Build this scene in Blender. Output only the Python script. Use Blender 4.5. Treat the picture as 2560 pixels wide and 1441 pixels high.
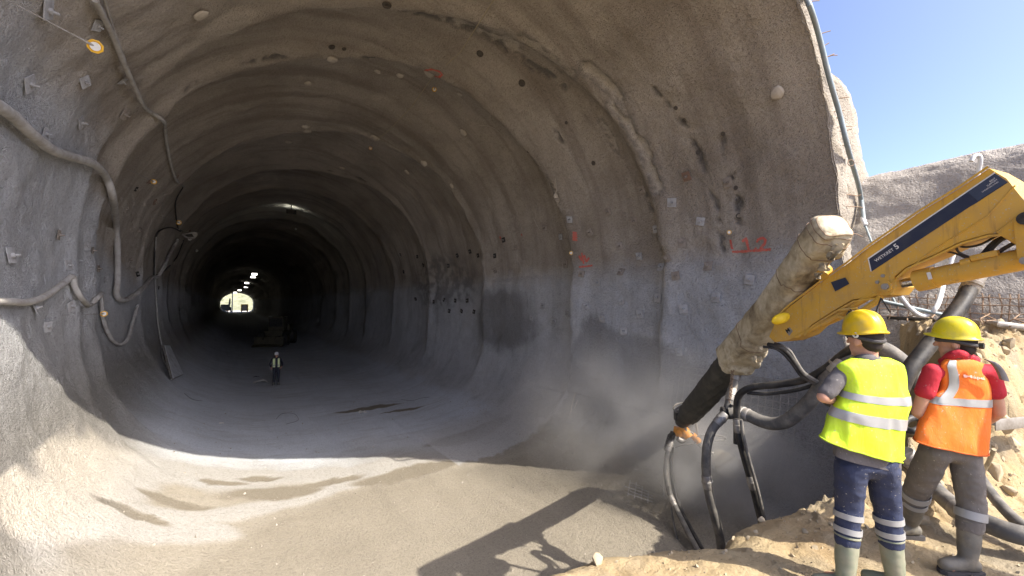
import bpy, bmesh, math, random
import numpy as np
from mathutils import Vector, Matrix
from mathutils.bvhtree import BVHTree

for o in list(bpy.data.objects):
    bpy.data.objects.remove(o, do_unlink=True)
random.seed(7)
rng = np.random.default_rng(7)
scene = bpy.context.scene
COL = scene.collection

# ------------------------------------------------------------------ camera, sky, sun, exposure
PSI = math.radians(33.5); PIT = math.radians(1.84); FPX = 1074.0
CAMP = Vector((0.0, 0.0, 4.6))
cam_d = bpy.data.cameras.new('camera'); cam = bpy.data.objects.new('camera', cam_d); COL.objects.link(cam)
cam.location = CAMP
cam.rotation_euler = (math.radians(90) + PIT, 0.0, -PSI)
cam_d.sensor_width = 36.0; cam_d.lens = 36.0 * FPX / 2560.0
cam_d.clip_start = 0.05; cam_d.clip_end = 4000.0
scene.camera = cam

SUNDIR = Vector((0.42, -0.95, 1.0)).normalized()          # towards the sun
elev = math.asin(SUNDIR.z)
world = bpy.data.worlds.new('World'); scene.world = world; world.use_nodes = True
wn = world.node_tree; wn.nodes.clear()
wo = wn.nodes.new('ShaderNodeOutputWorld'); wb = wn.nodes.new('ShaderNodeBackground')
sky = wn.nodes.new('ShaderNodeTexSky'); sky.sky_type = 'NISHITA'; sky.sun_disc = False
sky.sun_elevation = elev; sky.sun_rotation = math.atan2(SUNDIR.x, SUNDIR.y)
sky.air_density = 0.27; sky.dust_density = 2.3; sky.ozone_density = 3.0; sky.altitude = 300
wb.inputs['Strength'].default_value = 0.15
wn.links.new(sky.outputs[0], wb.inputs[0]); wn.links.new(wb.outputs[0], wo.inputs[0])
sun_d = bpy.data.lights.new('sun', 'SUN'); sun_o = bpy.data.objects.new('sun', sun_d); COL.objects.link(sun_o)
sun_d.energy = 2.0; sun_d.angle = math.radians(0.53); sun_d.color = (1.0, 0.93, 0.82)
sun_o.rotation_euler = SUNDIR.to_track_quat('Z', 'Y').to_euler()
sun_o.location = (20, -40, 45)
scene.view_settings.view_transform = 'Standard'; scene.view_settings.look = 'None'
scene.view_settings.exposure = 2.25; scene.view_settings.gamma = 1.0
scene.view_settings.use_curve_mapping = False
scene.render.engine = 'CYCLES'
scene.cycles.use_denoising = True
scene.cycles.max_bounces = 8; scene.cycles.diffuse_bounces = 7; scene.cycles.volume_bounces = 1
scene.cycles.volume_step_rate = 2.0; scene.cycles.volume_max_steps = 96
scene.cycles.use_adaptive_sampling = True
scene.cycles.sample_clamp_indirect = 6.0

# ------------------------------------------------------------------ where a photograph point stands in the place
VF = Vector((math.sin(PSI) * math.cos(PIT), math.cos(PSI) * math.cos(PIT), math.sin(PIT)))
VR = Vector((math.cos(PSI), -math.sin(PSI), 0.0))
VU = VR.cross(VF)
UP = Vector((0, 0, 1))
HF = Vector((math.sin(PSI), math.cos(PSI), 0.0))


def ray(px, py):
    return VF + VR * ((px - 1280) / FPX) + VU * ((720.5 - py) / FPX)


def at(px, py, dep):
    return CAMP + ray(px, py) * dep


def onz(px, py, z):
    r = ray(px, py)
    return CAMP + r * ((z - CAMP.z) / r.z)


def onplane(px, py, p0, n):
    r = ray(px, py)
    return CAMP + r * ((p0 - CAMP).dot(n) / r.dot(n))


# ------------------------------------------------------------------ noise
def _h(i, j, k, s):
    with np.errstate(over='ignore'):
        n = (i.astype(np.uint32) * np.uint32(374761393) + j.astype(np.uint32) * np.uint32(668265263)
             + k.astype(np.uint32) * np.uint32(2147483647) + np.uint32(s * 974711))
        n = (n ^ (n >> np.uint32(13))) * np.uint32(1274126177)
        n = n ^ (n >> np.uint32(16))
    return (n & np.uint32(0xffffff)).astype(np.float64) / 0xffffff


def vnoise(p, s=0):
    p = np.asarray(p, float) + 1000.0
    i = np.floor(p).astype(np.int64); f = p - i
    f = f * f * f * (f * (f * 6 - 15) + 10)
    x, y, z = i[:, 0], i[:, 1], i[:, 2]; fx, fy, fz = f[:, 0], f[:, 1], f[:, 2]
    r = 0
    for a in (0, 1):
        wa = fx if a else 1 - fx
        for b in (0, 1):
            wb_ = fy if b else 1 - fy
            for c in (0, 1):
                r = r + wa * wb_ * (fz if c else 1 - fz) * _h(x + a, y + b, z + c, s)
    return r * 2 - 1


ROT = np.array(Matrix.Rotation(0.72, 3, Vector((0.4, 0.7, 0.59))))          # octaves are turned against each other


def fbm(p, oct=4, s=0, gain=0.5):
    p = np.asarray(p, float) @ ROT; r = 0; a = 1.0; t = 0
    for o in range(oct):
        r = r + a * vnoise(p * (2.03 ** o), s + o * 17); t += a; a *= gain; p = p @ ROT
    return r / t


def sstep(a, b, x):
    t = np.clip((np.asarray(x, float) - a) / (b - a), 0, 1)
    return t * t * (3 - 2 * t)


# ------------------------------------------------------------------ objects
def tag(o, label=None, cat=None, group=None, kind=None):
    if label: o['label'] = label
    if cat: o['category'] = cat
    if group: o['group'] = group
    if kind: o['kind'] = kind
    return o


def empty(name, loc, label=None, cat=None, group=None):
    o = bpy.data.objects.new(name, None); COL.objects.link(o)
    o.location = loc; o.empty_display_size = 0.2
    return tag(o, label, cat, group)


def wloc(o):
    v = Vector((0, 0, 0))
    while o is not None:
        v = v + Vector(o.location); o = o.parent
    return v


def link(name, me, mat=None, parent=None, smooth=True):
    o = bpy.data.objects.new(name, me); COL.objects.link(o)
    if mat is not None and len(me.materials) == 0: me.materials.append(mat)
    if parent is not None: o.parent = parent
    if smooth and len(me.polygons): me.polygons.foreach_set('use_smooth', np.ones(len(me.polygons), bool))
    return o


def crease(me, ang=40):
    me.set_sharp_from_angle(angle=math.radians(ang))


class MB:
    """collects shapes in world coordinates; build() links them as ONE mesh object"""
    def __init__(self):
        self.v = []; self.f = []

    def add(self, vs, fs):
        b = len(self.v)
        self.v += [Vector(v) for v in vs]; self.f += [[b + i for i in f] for f in fs]
        return self

    def box(self, c, size, X=None, Y=None, Z=None, bev=0.0):
        X = Vector(X).normalized() if X is not None else Vector((1, 0, 0))
        Y = Vector(Y).normalized() if Y is not None else Vector((0, 1, 0))
        Z = Vector(Z).normalized() if Z is not None else X.cross(Y)
        c = Vector(c); h = Vector(size) / 2
        if bev <= 0:
            vs = [c + X * (h.x * a) + Y * (h.y * b) + Z * (h.z * d) for d in (-1, 1) for b in (-1, 1) for a in (-1, 1)]
            return self.add(vs, [(0, 2, 3, 1), (4, 5, 7, 6), (0, 1, 5, 4), (2, 6, 7, 3), (0, 4, 6, 2), (1, 3, 7, 5)])
        bm = bmesh.new(); bmesh.ops.create_cube(bm, size=1.0)
        for v in bm.verts: v.co = Vector((v.co.x * size[0], v.co.y * size[1], v.co.z * size[2]))
        bmesh.ops.bevel(bm, geom=list(bm.edges), offset=bev, segments=2, profile=0.5, affect='EDGES')
        bm.verts.ensure_lookup_table()
        for i, v in enumerate(bm.verts): v.index = i
        self.add([c + X * v.co.x + Y * v.co.y + Z * v.co.z for v in bm.verts], [[v.index for v in f.verts] for f in bm.faces])
        bm.free(); return self

    def tube(self, pts, r, seg=10, cap=True, smooth=0, flat=None):
        pts = [Vector(p) for p in pts]
        rs = list(r) if isinstance(r, (list, tuple)) else [r] * len(pts)
        if smooth:
            pts, rs = spline(pts, rs, smooth)
        n = len(pts); t0 = (pts[1] - pts[0]).normalized()
        a = t0.orthogonal().normalized() if flat is None else (Vector(flat) - t0 * Vector(flat).dot(t0)).normalized()
        vs = []; pt = t0
        for i, p in enumerate(pts):
            t = (pts[min(i + 1, n - 1)] - pts[max(i - 1, 0)])
            t = t.normalized() if t.length > 1e-9 else pt
            ax = pt.cross(t)
            if ax.length > 1e-7:
                a = Matrix.Rotation(pt.angle(t), 3, ax) @ a
            a = (a - t * a.dot(t)).normalized(); b = t.cross(a); pt = t
            for k in range(seg):
                th = 2 * math.pi * k / seg
                vs.append(p + a * (rs[i] * math.cos(th)) + b * (rs[i] * math.sin(th)))
        fs = [(i * seg + k, i * seg + (k + 1) % seg, (i + 1) * seg + (k + 1) % seg, (i + 1) * seg + k)
              for i in range(n - 1) for k in range(seg)]
        if cap:
            fs.append(list(range(seg))[::-1]); fs.append([(n - 1) * seg + k for k in range(seg)])
        return self.add(vs, fs)

    def loft(self, rings, cap=True):
        seg = len(rings[0]); vs = [p for r in rings for p in r]; n = len(rings)
        fs = [(i * seg + k, i * seg + (k + 1) % seg, (i + 1) * seg + (k + 1) % seg, (i + 1) * seg + k)
              for i in range(n - 1) for k in range(seg)]
        if cap:
            fs.append(list(range(seg))[::-1]); fs.append([(n - 1) * seg + k for k in range(seg)])
        return self.add(vs, fs)

    def ell(self, c, X, Y, Z, seg=16, rng_=10):
        c = Vector(c); X = Vector(X); Y = Vector(Y); Z = Vector(Z)
        vs = [c - Z]; fs = []
        for i in range(1, rng_):
            t = -math.pi / 2 + math.pi * i / rng_
            for k in range(seg):
                p = 2 * math.pi * k / seg
                vs.append(c + X * (math.cos(t) * math.cos(p)) + Y * (math.cos(t) * math.sin(p)) + Z * math.sin(t))
        vs.append(c + Z); L = len(vs) - 1
        for k in range(seg):
            fs.append((0, 1 + (k + 1) % seg, 1 + k)); fs.append((L, L - seg + k, L - seg + (k + 1) % seg))
        for i in range(rng_ - 2):
            b = 1 + i * seg
            for k in range(seg):
                fs.append((b + k, b + (k + 1) % seg, b + seg + (k + 1) % seg, b + seg + k))
        return self.add(vs, fs)

    def cyl(self, a, b, r, seg=20, r2=None):
        return self.tube([a, b], [r, r if r2 is None else r2], seg)

    def prism(self, poly, off):
        """closed polygon (world points) extruded by the vector off"""
        n = len(poly); off = Vector(off)
        vs = [Vector(p) for p in poly] + [Vector(p) + off for p in poly]
        fs = [list(range(n)), [n + i for i in range(n)][::-1]] + [(i, n + i, n + (i + 1) % n, (i + 1) % n) for i in range(n)]
        return self.add(vs, fs)

    def capsules(self, pts, rs, seg=14):
        """tapered limb with rounded ends"""
        P = [Vector(p) for p in pts]; R_ = list(rs); d0 = (P[0] - P[1]).normalized(); d1 = (P[-1] - P[-2]).normalized()
        a = []; ra = []
        for q in (0.97, 0.75, 0.4):
            a.append(P[0] + d0 * R_[0] * q); ra.append(R_[0] * math.sqrt(1 - q * q))
        b = []; rb = []
        for q in (0.4, 0.75, 0.97):
            b.append(P[-1] + d1 * R_[-1] * q); rb.append(R_[-1] * math.sqrt(1 - q * q))
        if len(P) > 2:
            P, R_ = spline(P, R_, 5)
        return self.tube(a + P + b, ra + R_ + rb, seg)

    def mesh(self, name, org=(0, 0, 0)):
        org = Vector(org); me = bpy.data.meshes.new(name)
        me.from_pydata([tuple(v - org) for v in self.v], [], self.f); me.update()
        bm = bmesh.new(); bm.from_mesh(me); bmesh.ops.recalc_face_normals(bm, faces=bm.faces); bm.to_mesh(me); bm.free()
        return me

    def build(self, name, mat, parent=None, smooth=True, sharp=40):
        me = self.mesh(name, wloc(parent) if parent is not None else (0, 0, 0))
        o = link(name, me, mat, parent, smooth)
        if smooth and sharp: crease(me, sharp)
        return o

    def top(self, name, mat, base, label, cat, group=None, sharp=40):
        """a thing that is one mesh, its origin at base"""
        me = self.mesh(name, base); o = link(name, me, mat)
        o.location = base
        if sharp: crease(me, sharp)
        return tag(o, label, cat, group)


def spline(pts, rs, k):
    P = [Vector(p) for p in pts]; out = []; ro = []
    n = len(P)
    for i in range(n - 1):
        p0 = P[max(i - 1, 0)]; p1 = P[i]; p2 = P[i + 1]; p3 = P[min(i + 2, n - 1)]
        for j in range(k):
            t = j / k
            out.append(0.5 * ((2 * p1) + (p2 - p0) * t + (2 * p0 - 5 * p1 + 4 * p2 - p3) * t * t + (3 * p1 - p0 - 3 * p2 + p3) * t ** 3))
            ro.append(rs[i] * (1 - t) + rs[i + 1] * t)
    out.append(P[-1]); ro.append(rs[-1])
    return out, ro


def grid_mesh(name, V, nu, nv, flip=False, cols=None):
    """V (nu*nv,3) row-major"""
    me = bpy.data.meshes.new(name)
    idx = np.arange(nu * nv).reshape(nu, nv)
    q = np.stack([idx[:-1, :-1], idx[:-1, 1:], idx[1:, 1:], idx[1:, :-1]], -1).reshape(-1, 4)
    if flip: q = q[:, ::-1]
    me.vertices.add(nu * nv); me.vertices.foreach_set('co', np.ascontiguousarray(V, np.float32).ravel())
    nf = len(q); me.loops.add(nf * 4); me.loops.foreach_set('vertex_index', np.ascontiguousarray(q, np.int32).ravel())
    me.polygons.add(nf); me.polygons.foreach_set('loop_start', np.arange(0, nf * 4, 4, dtype=np.int32))
    me.polygons.foreach_set('loop_total', np.full(nf, 4, np.int32))
    me.update(calc_edges=True)
    if cols is not None:
        ca = me.color_attributes.new('mask', 'FLOAT_COLOR', 'POINT')
        ca.data.foreach_set('color', np.ascontiguousarray(cols, np.float32).ravel())
    return me


# ------------------------------------------------------------------ materials
class NT:
    def __init__(self, name):
        self.m = bpy.data.materials.new(name); self.m.use_nodes = True
        self.t = self.m.node_tree; self.n = self.t.nodes; self.n.clear()
        self.out = self.n.new('ShaderNodeOutputMaterial')
        self.bs = self.n.new('ShaderNodeBsdfPrincipled'); self.t.links.new(self.bs.outputs[0], self.out.inputs[0])
        self.bs.inputs['Specular IOR Level'].default_value = 0.3
        self.geo = None; self.tc = None

    def L(self, a, b): self.t.links.new(a, b)

    def pos(self):
        if self.geo is None: self.geo = self.n.new('ShaderNodeNewGeometry')
        return self.geo.outputs['Position']

    def obj(self):
        if self.tc is None: self.tc = self.n.new('ShaderNodeTexCoord')
        return self.tc.outputs['Object']

    def mapv(self, vec, scale=(1, 1, 1), rot=(0, 0, 0)):
        m = self.n.new('ShaderNodeMapping'); m.inputs['Scale'].default_value = scale; m.inputs['Rotation'].default_value = rot
        self.L(vec, m.inputs['Vector']); return m.outputs[0]

    def noise(self, vec, scale, detail=3, rough=0.55, dist=0.0):
        m = self.n.new('ShaderNodeTexNoise'); m.inputs['Scale'].default_value = scale; m.inputs['Detail'].default_value = detail
        m.inputs['Roughness'].default_value = rough; m.inputs['Distortion'].default_value = dist
        self.L(vec, m.inputs['Vector']); return m.outputs['Fac']

    def voro(self, vec, scale, feat='F1', rand=1.0):
        m = self.n.new('ShaderNodeTexVoronoi'); m.inputs['Scale'].default_value = scale; m.feature = feat
        m.inputs['Randomness'].default_value = rand
        self.L(vec, m.inputs['Vector']); return m.outputs['Distance']

    def ramp(self, fac, stops):
        m = self.n.new('ShaderNodeValToRGB'); e = m.color_ramp.elements
        while len(e) < len(stops): e.new(0.5)
        for i, (p, c) in enumerate(stops):
            e[i].position = p; e[i].color = (*c, 1) if not isinstance(c, (int, float)) else (c, c, c, 1)
        self.L(fac, m.inputs['Fac']); return m.outputs['Color']

    def rng(self, v, a, b, c=0.0, d=1.0):
        m = self.n.new('ShaderNodeMapRange'); m.inputs[1].default_value = a; m.inputs[2].default_value = b
        m.inputs[3].default_value = c; m.inputs[4].default_value = d
        self.L(v, m.inputs[0]); return m.outputs[0]

    def math(self, op, a, b=0.0):
        m = self.n.new('ShaderNodeMath'); m.operation = op
        for i, x in enumerate((a, b)):
            if isinstance(x, (int, float)): m.inputs[i].default_value = x
            else: self.L(x, m.inputs[i])
        return m.outputs[0]

    def mix(self, fac, a, b, mode='MIX'):
        m = self.n.new('ShaderNodeMix'); m.data_type = 'RGBA'; m.blend_type = mode
        if isinstance(fac, (int, float)): m.inputs[0].default_value = fac
        else: self.L(fac, m.inputs[0])
        for i, x in ((6, a), (7, b)):
            if isinstance(x, tuple): m.inputs[i].default_value = (*x, 1)
            elif isinstance(x, (int, float)): m.inputs[i].default_value = (x, x, x, 1)
            else: self.L(x, m.inputs[i])
        return m.outputs[2]

    def sep(self, v):
        m = self.n.new('ShaderNodeSeparateXYZ'); self.L(v, m.inputs[0]); return m.outputs

    def attr(self, name='mask'):
        m = self.n.new('ShaderNodeAttribute'); m.attribute_name = name
        s = self.n.new('ShaderNodeSeparateColor'); self.L(m.outputs['Color'], s.inputs[0]); return s.outputs

    def bump(self, h, strength=0.5, dist=0.02, prev=None):
        m = self.n.new('ShaderNodeBump'); 
        if isinstance(strength, (int, float)): m.inputs['Strength'].default_value = strength
        else: self.L(strength, m.inputs['Strength'])
        m.inputs['Distance'].default_value = dist
        self.L(h, m.inputs['Height'])
        if prev is not None: self.L(prev, m.inputs['Normal'])
        return m.outputs[0]

    def fin(self, col=None, rough=0.9, normal=None, metal=0.0):
        b = self.bs.inputs
        if col is not None:
            if isinstance(col, tuple): b['Base Color'].default_value = (*col, 1)
            else: self.L(col, b['Base Color'])
        if isinstance(rough, (int, float)): b['Roughness'].default_value = rough
        else: self.L(rough, b['Roughness'])
        if normal is not None: self.L(normal, b['Normal'])
        b['Metallic'].default_value = metal
        return self.m


def mat_plain(name, col, rough=0.6, metal=0.0, dirt=None, dscale=8.0, damt=0.5, bump=0.0, bscale=40.0, use_obj=False):
    k = NT(name); v = k.obj() if use_obj else k.pos()
    n1 = k.noise(v, dscale, 5, 0.6)
    d = dirt if dirt is not None else tuple(c * 0.7 for c in col)
    c = k.mix(k.rng(n1, 0.42, 0.68, 0.0, damt), col, d)
    n2 = k.noise(v, dscale * 9, 2)
    c = k.mix(k.rng(n2, 0.3, 0.7, 0.0, 0.18), c, tuple(x * 0.75 for x in col))
    nr = None
    if bump > 0: nr = k.bump(k.noise(v, bscale, 3), bump, 0.01)
    r = k.rng(n1, 0.3, 0.7, max(0.05, rough - 0.1), min(1, rough + 0.12))
    return k.fin(c, r, nr, metal)


def mat_shotcrete():
    k = NT('shotcrete'); p = k.pos(); s = k.sep(p); a = k.attr()
    at_ = k.n.new('ShaderNodeAttribute'); at_.attribute_name = 'mask'; fl = at_.outputs['Alpha']     # how far the surface is trodden floor
    big = k.noise(p, 0.45, 4, 0.55); med = k.noise(p, 2.2, 4, 0.6); fine = k.noise(p, 34, 3, 0.65)
    ring = k.noise(k.mapv(p, (0.12, 1.7, 0.12)), 1.0, 4, 0.6)
    up = k.ramp(big, [(0.3, (0.37, 0.318, 0.258)), (0.55, (0.515, 0.455, 0.378)), (0.75, (0.58, 0.515, 0.435))])
    up = k.mix(k.rng(ring, 0.48, 0.64, 0.0, 0.55), up, (0.255, 0.212, 0.17))
    lo = k.ramp(big, [(0.3, (0.46, 0.465, 0.47)), (0.55, (0.56, 0.565, 0.57)), (0.75, (0.62, 0.622, 0.625))])
    run = k.noise(k.mapv(p, (1.6, 1.6, 0.12)), 1.0, 4, 0.6)          # streaks that ran down the wall
    lo = k.mix(k.rng(run, 0.52, 0.68, 0.0, 0.4), lo, (0.30, 0.295, 0.29))
    zz = k.math('ADD', s[2], k.rng(k.noise(p, 0.7, 5, 0.6), 0.0, 1.0, -0.7, 0.7))
    # the left wall is grey much higher up near the mouth
    lf = k.math('MULTIPLY', k.rng(s[0], 0.0, -2.2, 0.0, 1.0), k.rng(s[1], 19.0, 12.0, 0.0, 1.0))
    zz = k.math('SUBTRACT', zz, k.math('MULTIPLY', lf, 2.6))
    c = k.mix(k.rng(zz, 6.0, 5.1, 0.0, 1.0), up, lo)
    c = k.mix(k.rng(med, 0.35, 0.7, 0.0, 0.35), c, k.mix(0.5, c, (0.20, 0.17, 0.14)))
    lw = k.math('MULTIPLY', k.rng(s[0], 1.0, -1.0, 0.0, 1.0), k.rng(s[2], 4.6, 2.6, 0.0, 1.0))
    c = k.mix(k.math('MULTIPLY', lw, 0.9), c, (0.225, 0.21, 0.184))
    # floor
    st = k.noise(k.mapv(p, (0.5, 2.2, 1.0)), 1.1, 5, 0.62, 0.6)
    f = k.ramp(big, [(0.3, (0.255, 0.226, 0.178)), (0.6, (0.318, 0.284, 0.225)), (0.8, (0.355, 0.318, 0.255))])
    gr = k.ramp(big, [(0.3, (0.50, 0.53, 0.57)), (0.7, (0.60, 0.635, 0.68))])  # blue-grey of the skylit shade, painted into the floor further in
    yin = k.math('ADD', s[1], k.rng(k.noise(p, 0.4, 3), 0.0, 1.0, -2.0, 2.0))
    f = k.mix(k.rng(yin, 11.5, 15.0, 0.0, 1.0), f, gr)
    f = k.mix(k.rng(st, 0.5, 0.66, 0.0, 0.45), f, k.mix(0.6, f, (0.26, 0.235, 0.20)))
    c = k.mix(fl, c, f)
    c = k.mix(a[0], c, k.mix(fl, (0.60, 0.54, 0.45), (0.375, 0.357, 0.324)))   # pale broken-off patches and wedge, white powder on the floor
    c = k.mix(a[1], c, k.mix(fl, (0.150, 0.142, 0.134), (0.215, 0.187, 0.142)))   # damp
    c = k.mix(a[2], c, (0.50, 0.495, 0.485))                         # rebound dust, painted highlight streak on the left wall
    gr1 = k.noise(p, 17, 3, 0.7); pit = k.noise(p, 44, 2, 0.7)
    c = k.mix(k.rng(gr1, 0.36, 0.52, 0.34, 0.0), c, k.mix(0.55, c, (0.05, 0.042, 0.035)))
    c = k.mix(k.rng(pit, 0.36, 0.50, 0.34, 0.0), c, k.mix(0.55, c, (0.05, 0.042, 0.035)))
    c = k.mix(k.rng(fine, 0.62, 0.75, 0.0, 0.25), c, (0.62, 0.58, 0.52))
    n = k.bump(gr1, k.rng(fl, 0.0, 1.0, 0.9, 0.45), 0.07)
    n = k.bump(pit, k.rng(fl, 0.0, 1.0, 1.0, 0.6), 0.035, n)
    return k.fin(c, 0.93, n)


def mat_soil(name='sandy_soil', base=((0.235, 0.165, 0.085), (0.345, 0.262, 0.145), (0.39, 0.308, 0.185))):
    k = NT(name); p = k.pos(); a = k.attr()
    big = k.noise(p, 1.1, 5, 0.6); med = k.noise(p, 7, 5, 0.65); fine = k.noise(p, 55, 3, 0.6)
    c = k.ramp(big, [(0.3, base[0]), (0.52, base[1]), (0.75, base[2])])
    c = k.mix(k.rng(med, 0.5, 0.7, 0.0, 0.5), c, (0.30, 0.233, 0.145))
    c = k.mix(a[0], c, (0.265, 0.222, 0.152))
    c = k.mix(k.rng(fine, 0.62, 0.72, 0.0, 0.6), c, (0.40, 0.335, 0.235))
    c = k.mix(k.rng(fine, 0.40, 0.30, 0.0, 0.6), c, (0.14, 0.095, 0.055))
    n = k.bump(k.noise(p, 14, 5, 0.65), 0.6, 0.04)
    n = k.bump(fine, 0.5, 0.012, n)
    return k.fin(c, 0.95, n)


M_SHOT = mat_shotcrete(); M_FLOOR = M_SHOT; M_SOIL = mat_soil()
def mat_slope(d=1.0):
    k = NT('sprayed_slope'); p = k.pos()
    big = k.noise(p, 0.5, 4, 0.6); fine = k.noise(p, 26, 3, 0.6); st = k.noise(k.mapv(p, (0.5, 0.5, 2.0)), 1.0, 4, 0.6)
    c = k.ramp(big, [(0.3, (0.31, 0.275, 0.235)), (0.55, (0.39, 0.355, 0.31)), (0.8, (0.44, 0.405, 0.355))])
    c = k.mix(k.rng(st, 0.5, 0.7, 0.0, 0.4), c, (0.33, 0.29, 0.25))
    c = k.mix(k.rng(fine, 0.45, 0.3, 0.0, 0.5), c, (0.13, 0.105, 0.085))
    n = k.bump(k.noise(p, 7, 4, 0.6), 0.6, 0.07); n = k.bump(fine, 0.9, 0.035, n)
    if d < 1: c = k.mix(1.0, c, (d, d * .97, d * .90), 'MULTIPLY')
    return k.fin(c, 0.94, n)
M_SLOPE = mat_slope()
def mat_machine():
    k = NT('machine_yellow_paint'); v = k.pos()
    n1 = k.noise(v, 4.5, 5, 0.65, 0.3); sp = k.noise(v, 60, 2, 0.5); run = k.noise(k.mapv(v, (14, 14, 1.6)), 1.0, 4, 0.65); sc = k.noise(k.mapv(v, (5, 40, 40), (0.3, 0.2, 0.5)), 1.0, 3, 0.7)
    c = k.mix(k.rng(n1, 0.40, 0.68, 0.0, 0.6), (0.62, 0.355, 0.05), (0.46, 0.29, 0.10))
    c = k.mix(k.rng(run, 0.56, 0.70, 0.0, 0.55), c, (0.25, 0.155, 0.07))
    c = k.mix(k.rng(sc, 0.66, 0.72, 0.0, 0.6), c, (0.30, 0.22, 0.14))
    c = k.mix(k.rng(sp, 0.66, 0.70, 0.0, 0.8), c, (0.42, 0.38, 0.32))
    n = k.bump(n1, 0.10, 0.01); n = k.bump(sp, 0.12, 0.004, n)
    return k.fin(c, k.rng(n1, 0.3, 0.7, 0.38, 0.62), n)
M_YEL = mat_machine()
M_YELB = mat_plain('bright_and_sunlit_yellow', (0.80, 0.52, 0.02), 0.45)
M_NAVY = mat_plain('navy_decal', (0.022, 0.030, 0.060), 0.4, 0.0, (0.06, 0.065, 0.08))
M_NAVY2 = mat_plain('slate_decal', (0.045, 0.060, 0.10), 0.4)
M_WHITE = mat_plain('white_lettering', (0.72, 0.70, 0.66), 0.6)
M_BLACK = mat_plain('black_steel', (0.025, 0.024, 0.023), 0.5, 0.3, (0.12, 0.105, 0.09), 9.0, 0.6)
M_RUB = mat_plain('dusty_black_rubber', (0.026, 0.025, 0.024), 0.5, 0.0, (0.13, 0.115, 0.095), 6.0, 0.6, 0.15, 30)
M_RUBG = mat_plain('dust_caked_hose', (0.11, 0.104, 0.095), 0.7, 0.0, (0.27, 0.245, 0.205), 7.0, 0.8, 0.25, 35)
M_CHROME = mat_plain('piston_chrome', (0.70, 0.68, 0.66), 0.22, 1.0, (0.5, 0.48, 0.46))
M_STEEL = mat_plain('dusty_steel', (0.36, 0.34, 0.31), 0.55, 0.5, (0.20, 0.17, 0.14), 10, 0.7)
M_RUST = mat_plain('rusty_rebar', (0.24, 0.155, 0.095), 0.8, 0.1, (0.33, 0.26, 0.19), 14, 0.7)
M_GALV = mat_plain('galvanised_mesh', (0.40, 0.385, 0.36), 0.6, 0.3, (0.24, 0.22, 0.19), 12, 0.6)
M_PLATE = mat_plain('bolt_plate_steel', (0.31, 0.27, 0.23), 0.85, 0.0, (0.19, 0.155, 0.125), 9, 0.8, 0.2, 30)
M_PLATEG = mat_plain('dusted_plate', (0.40, 0.395, 0.39), 0.9, 0.0, (0.22, 0.205, 0.19), 9, 0.7, 0.2, 30)
M_RED = mat_plain('red_spray_paint', (0.52, 0.10, 0.07), 0.9, 0.0, (0.40, 0.22, 0.17), 26, .8)
M_PIPEW = mat_plain('white_plastic_conduit', (0.62, 0.62, 0.60), 0.5, 0.0, (0.42, 0.40, 0.36), 6, 0.5)
M_PIPEB = mat_plain('blue_grey_pipe', (0.21, 0.255, 0.265), 0.5, 0.1, (0.30, 0.30, 0.28), 6, 0.6)
M_DUSTH = mat_plain('cement_dusted_hose', (0.42, 0.40, 0.37), 0.9, 0.0, (0.27, 0.245, 0.215), 5, 0.8, 0.4, 45)
M_ORANGE = mat_plain('orange_paint', (0.78, 0.30, 0.025), 0.5, 0.0, (0.45, 0.25, 0.08), 12, 0.6)

# ------------------------------------------------------------------ the tunnel: lining and floor
CX, CZ, RAD, Y0 = 3.5, 5.6, 6.35, 3.35


def profile(n):
    P = []
    for a in np.linspace(-math.pi / 2, 0, 240):                     # floor centre -> left springline
        c, s = math.cos(a), math.sin(a)
        P.append((CX - RAD * abs(c) ** (2 / 2.9), CZ - CZ * abs(s) ** (2 / 2.9)))
    for a in np.linspace(math.pi, 0, 400)[1:]:
        P.append((CX + RAD * math.cos(a), CZ + RAD * math.sin(a)))
    for a in np.linspace(0, math.pi / 2, 240)[1:]:
        c, s = math.cos(a), math.sin(a)
        P.append((CX + RAD * abs(c) ** (2 / 4.5), CZ - CZ * abs(s) ** (2 / 4.5)))
    P = np.array(P)
    L = np.concatenate([[0], np.cumsum(np.hypot(*np.diff(P, axis=0).T))])
    t = np.linspace(0, L[-1], n)
    return np.stack([np.interp(t, L, P[:, 0]), np.interp(t, L, P[:, 1])], 1)


NP = 540
PR = profile(NP)
TG = np.gradient(PR, axis=0); TG /= np.linalg.norm(TG, axis=1)[:, None]
NRM = np.stack([-TG[:, 1], TG[:, 0]], 1)                           # outwards
if (NRM[NP // 2] @ (PR[NP // 2] - np.array([CX, CZ]))) < 0: NRM = -NRM
ys = [Y0]; st = 0.07
while ys[-1] < 223:
    if ys[-1] > 24: st = min(1.6, st * 1.03)
    ys.append(ys[-1] + st)
YS = np.array(ys); NY = len(YS)

# places where a new length of excavation starts: (y at the crown, skew per metre across, depth of the step)
STEPS = [(10.2, 0.45, 0.16), (13.0, 0.30, 0.42), (19.4, 0.35, 0.42), (25.6, 0.35, 0.40), (31.0, 0.15, 0.32), (37.2, 0.0, 0.5), (43, 0, 0.5),
         (50, 0, 0.5), (58, 0, 0.5), (66, 0, 0.5), (75, 0, 0.32), (84, 0, 0.3), (93, 0, 0.3), (104, 0, 0.3), (116, 0, 0.3), (130, 0, 0.3), (146, 0, 0.3), (165, 0, 0.3)]


def seg_dist(p, poly):
    """distance of the points p (n,k) to a polyline"""
    d = np.full(len(p), 1e9)
    q = np.array(poly, float)
    for a, b in zip(q[:-1], q[1:]):
        ab = b - a; t = np.clip(((p - a) @ ab) / (ab @ ab), 0, 1)
        d = np.minimum(d, np.linalg.norm(p - a - t[:, None] * ab, axis=1))
    return d


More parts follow.
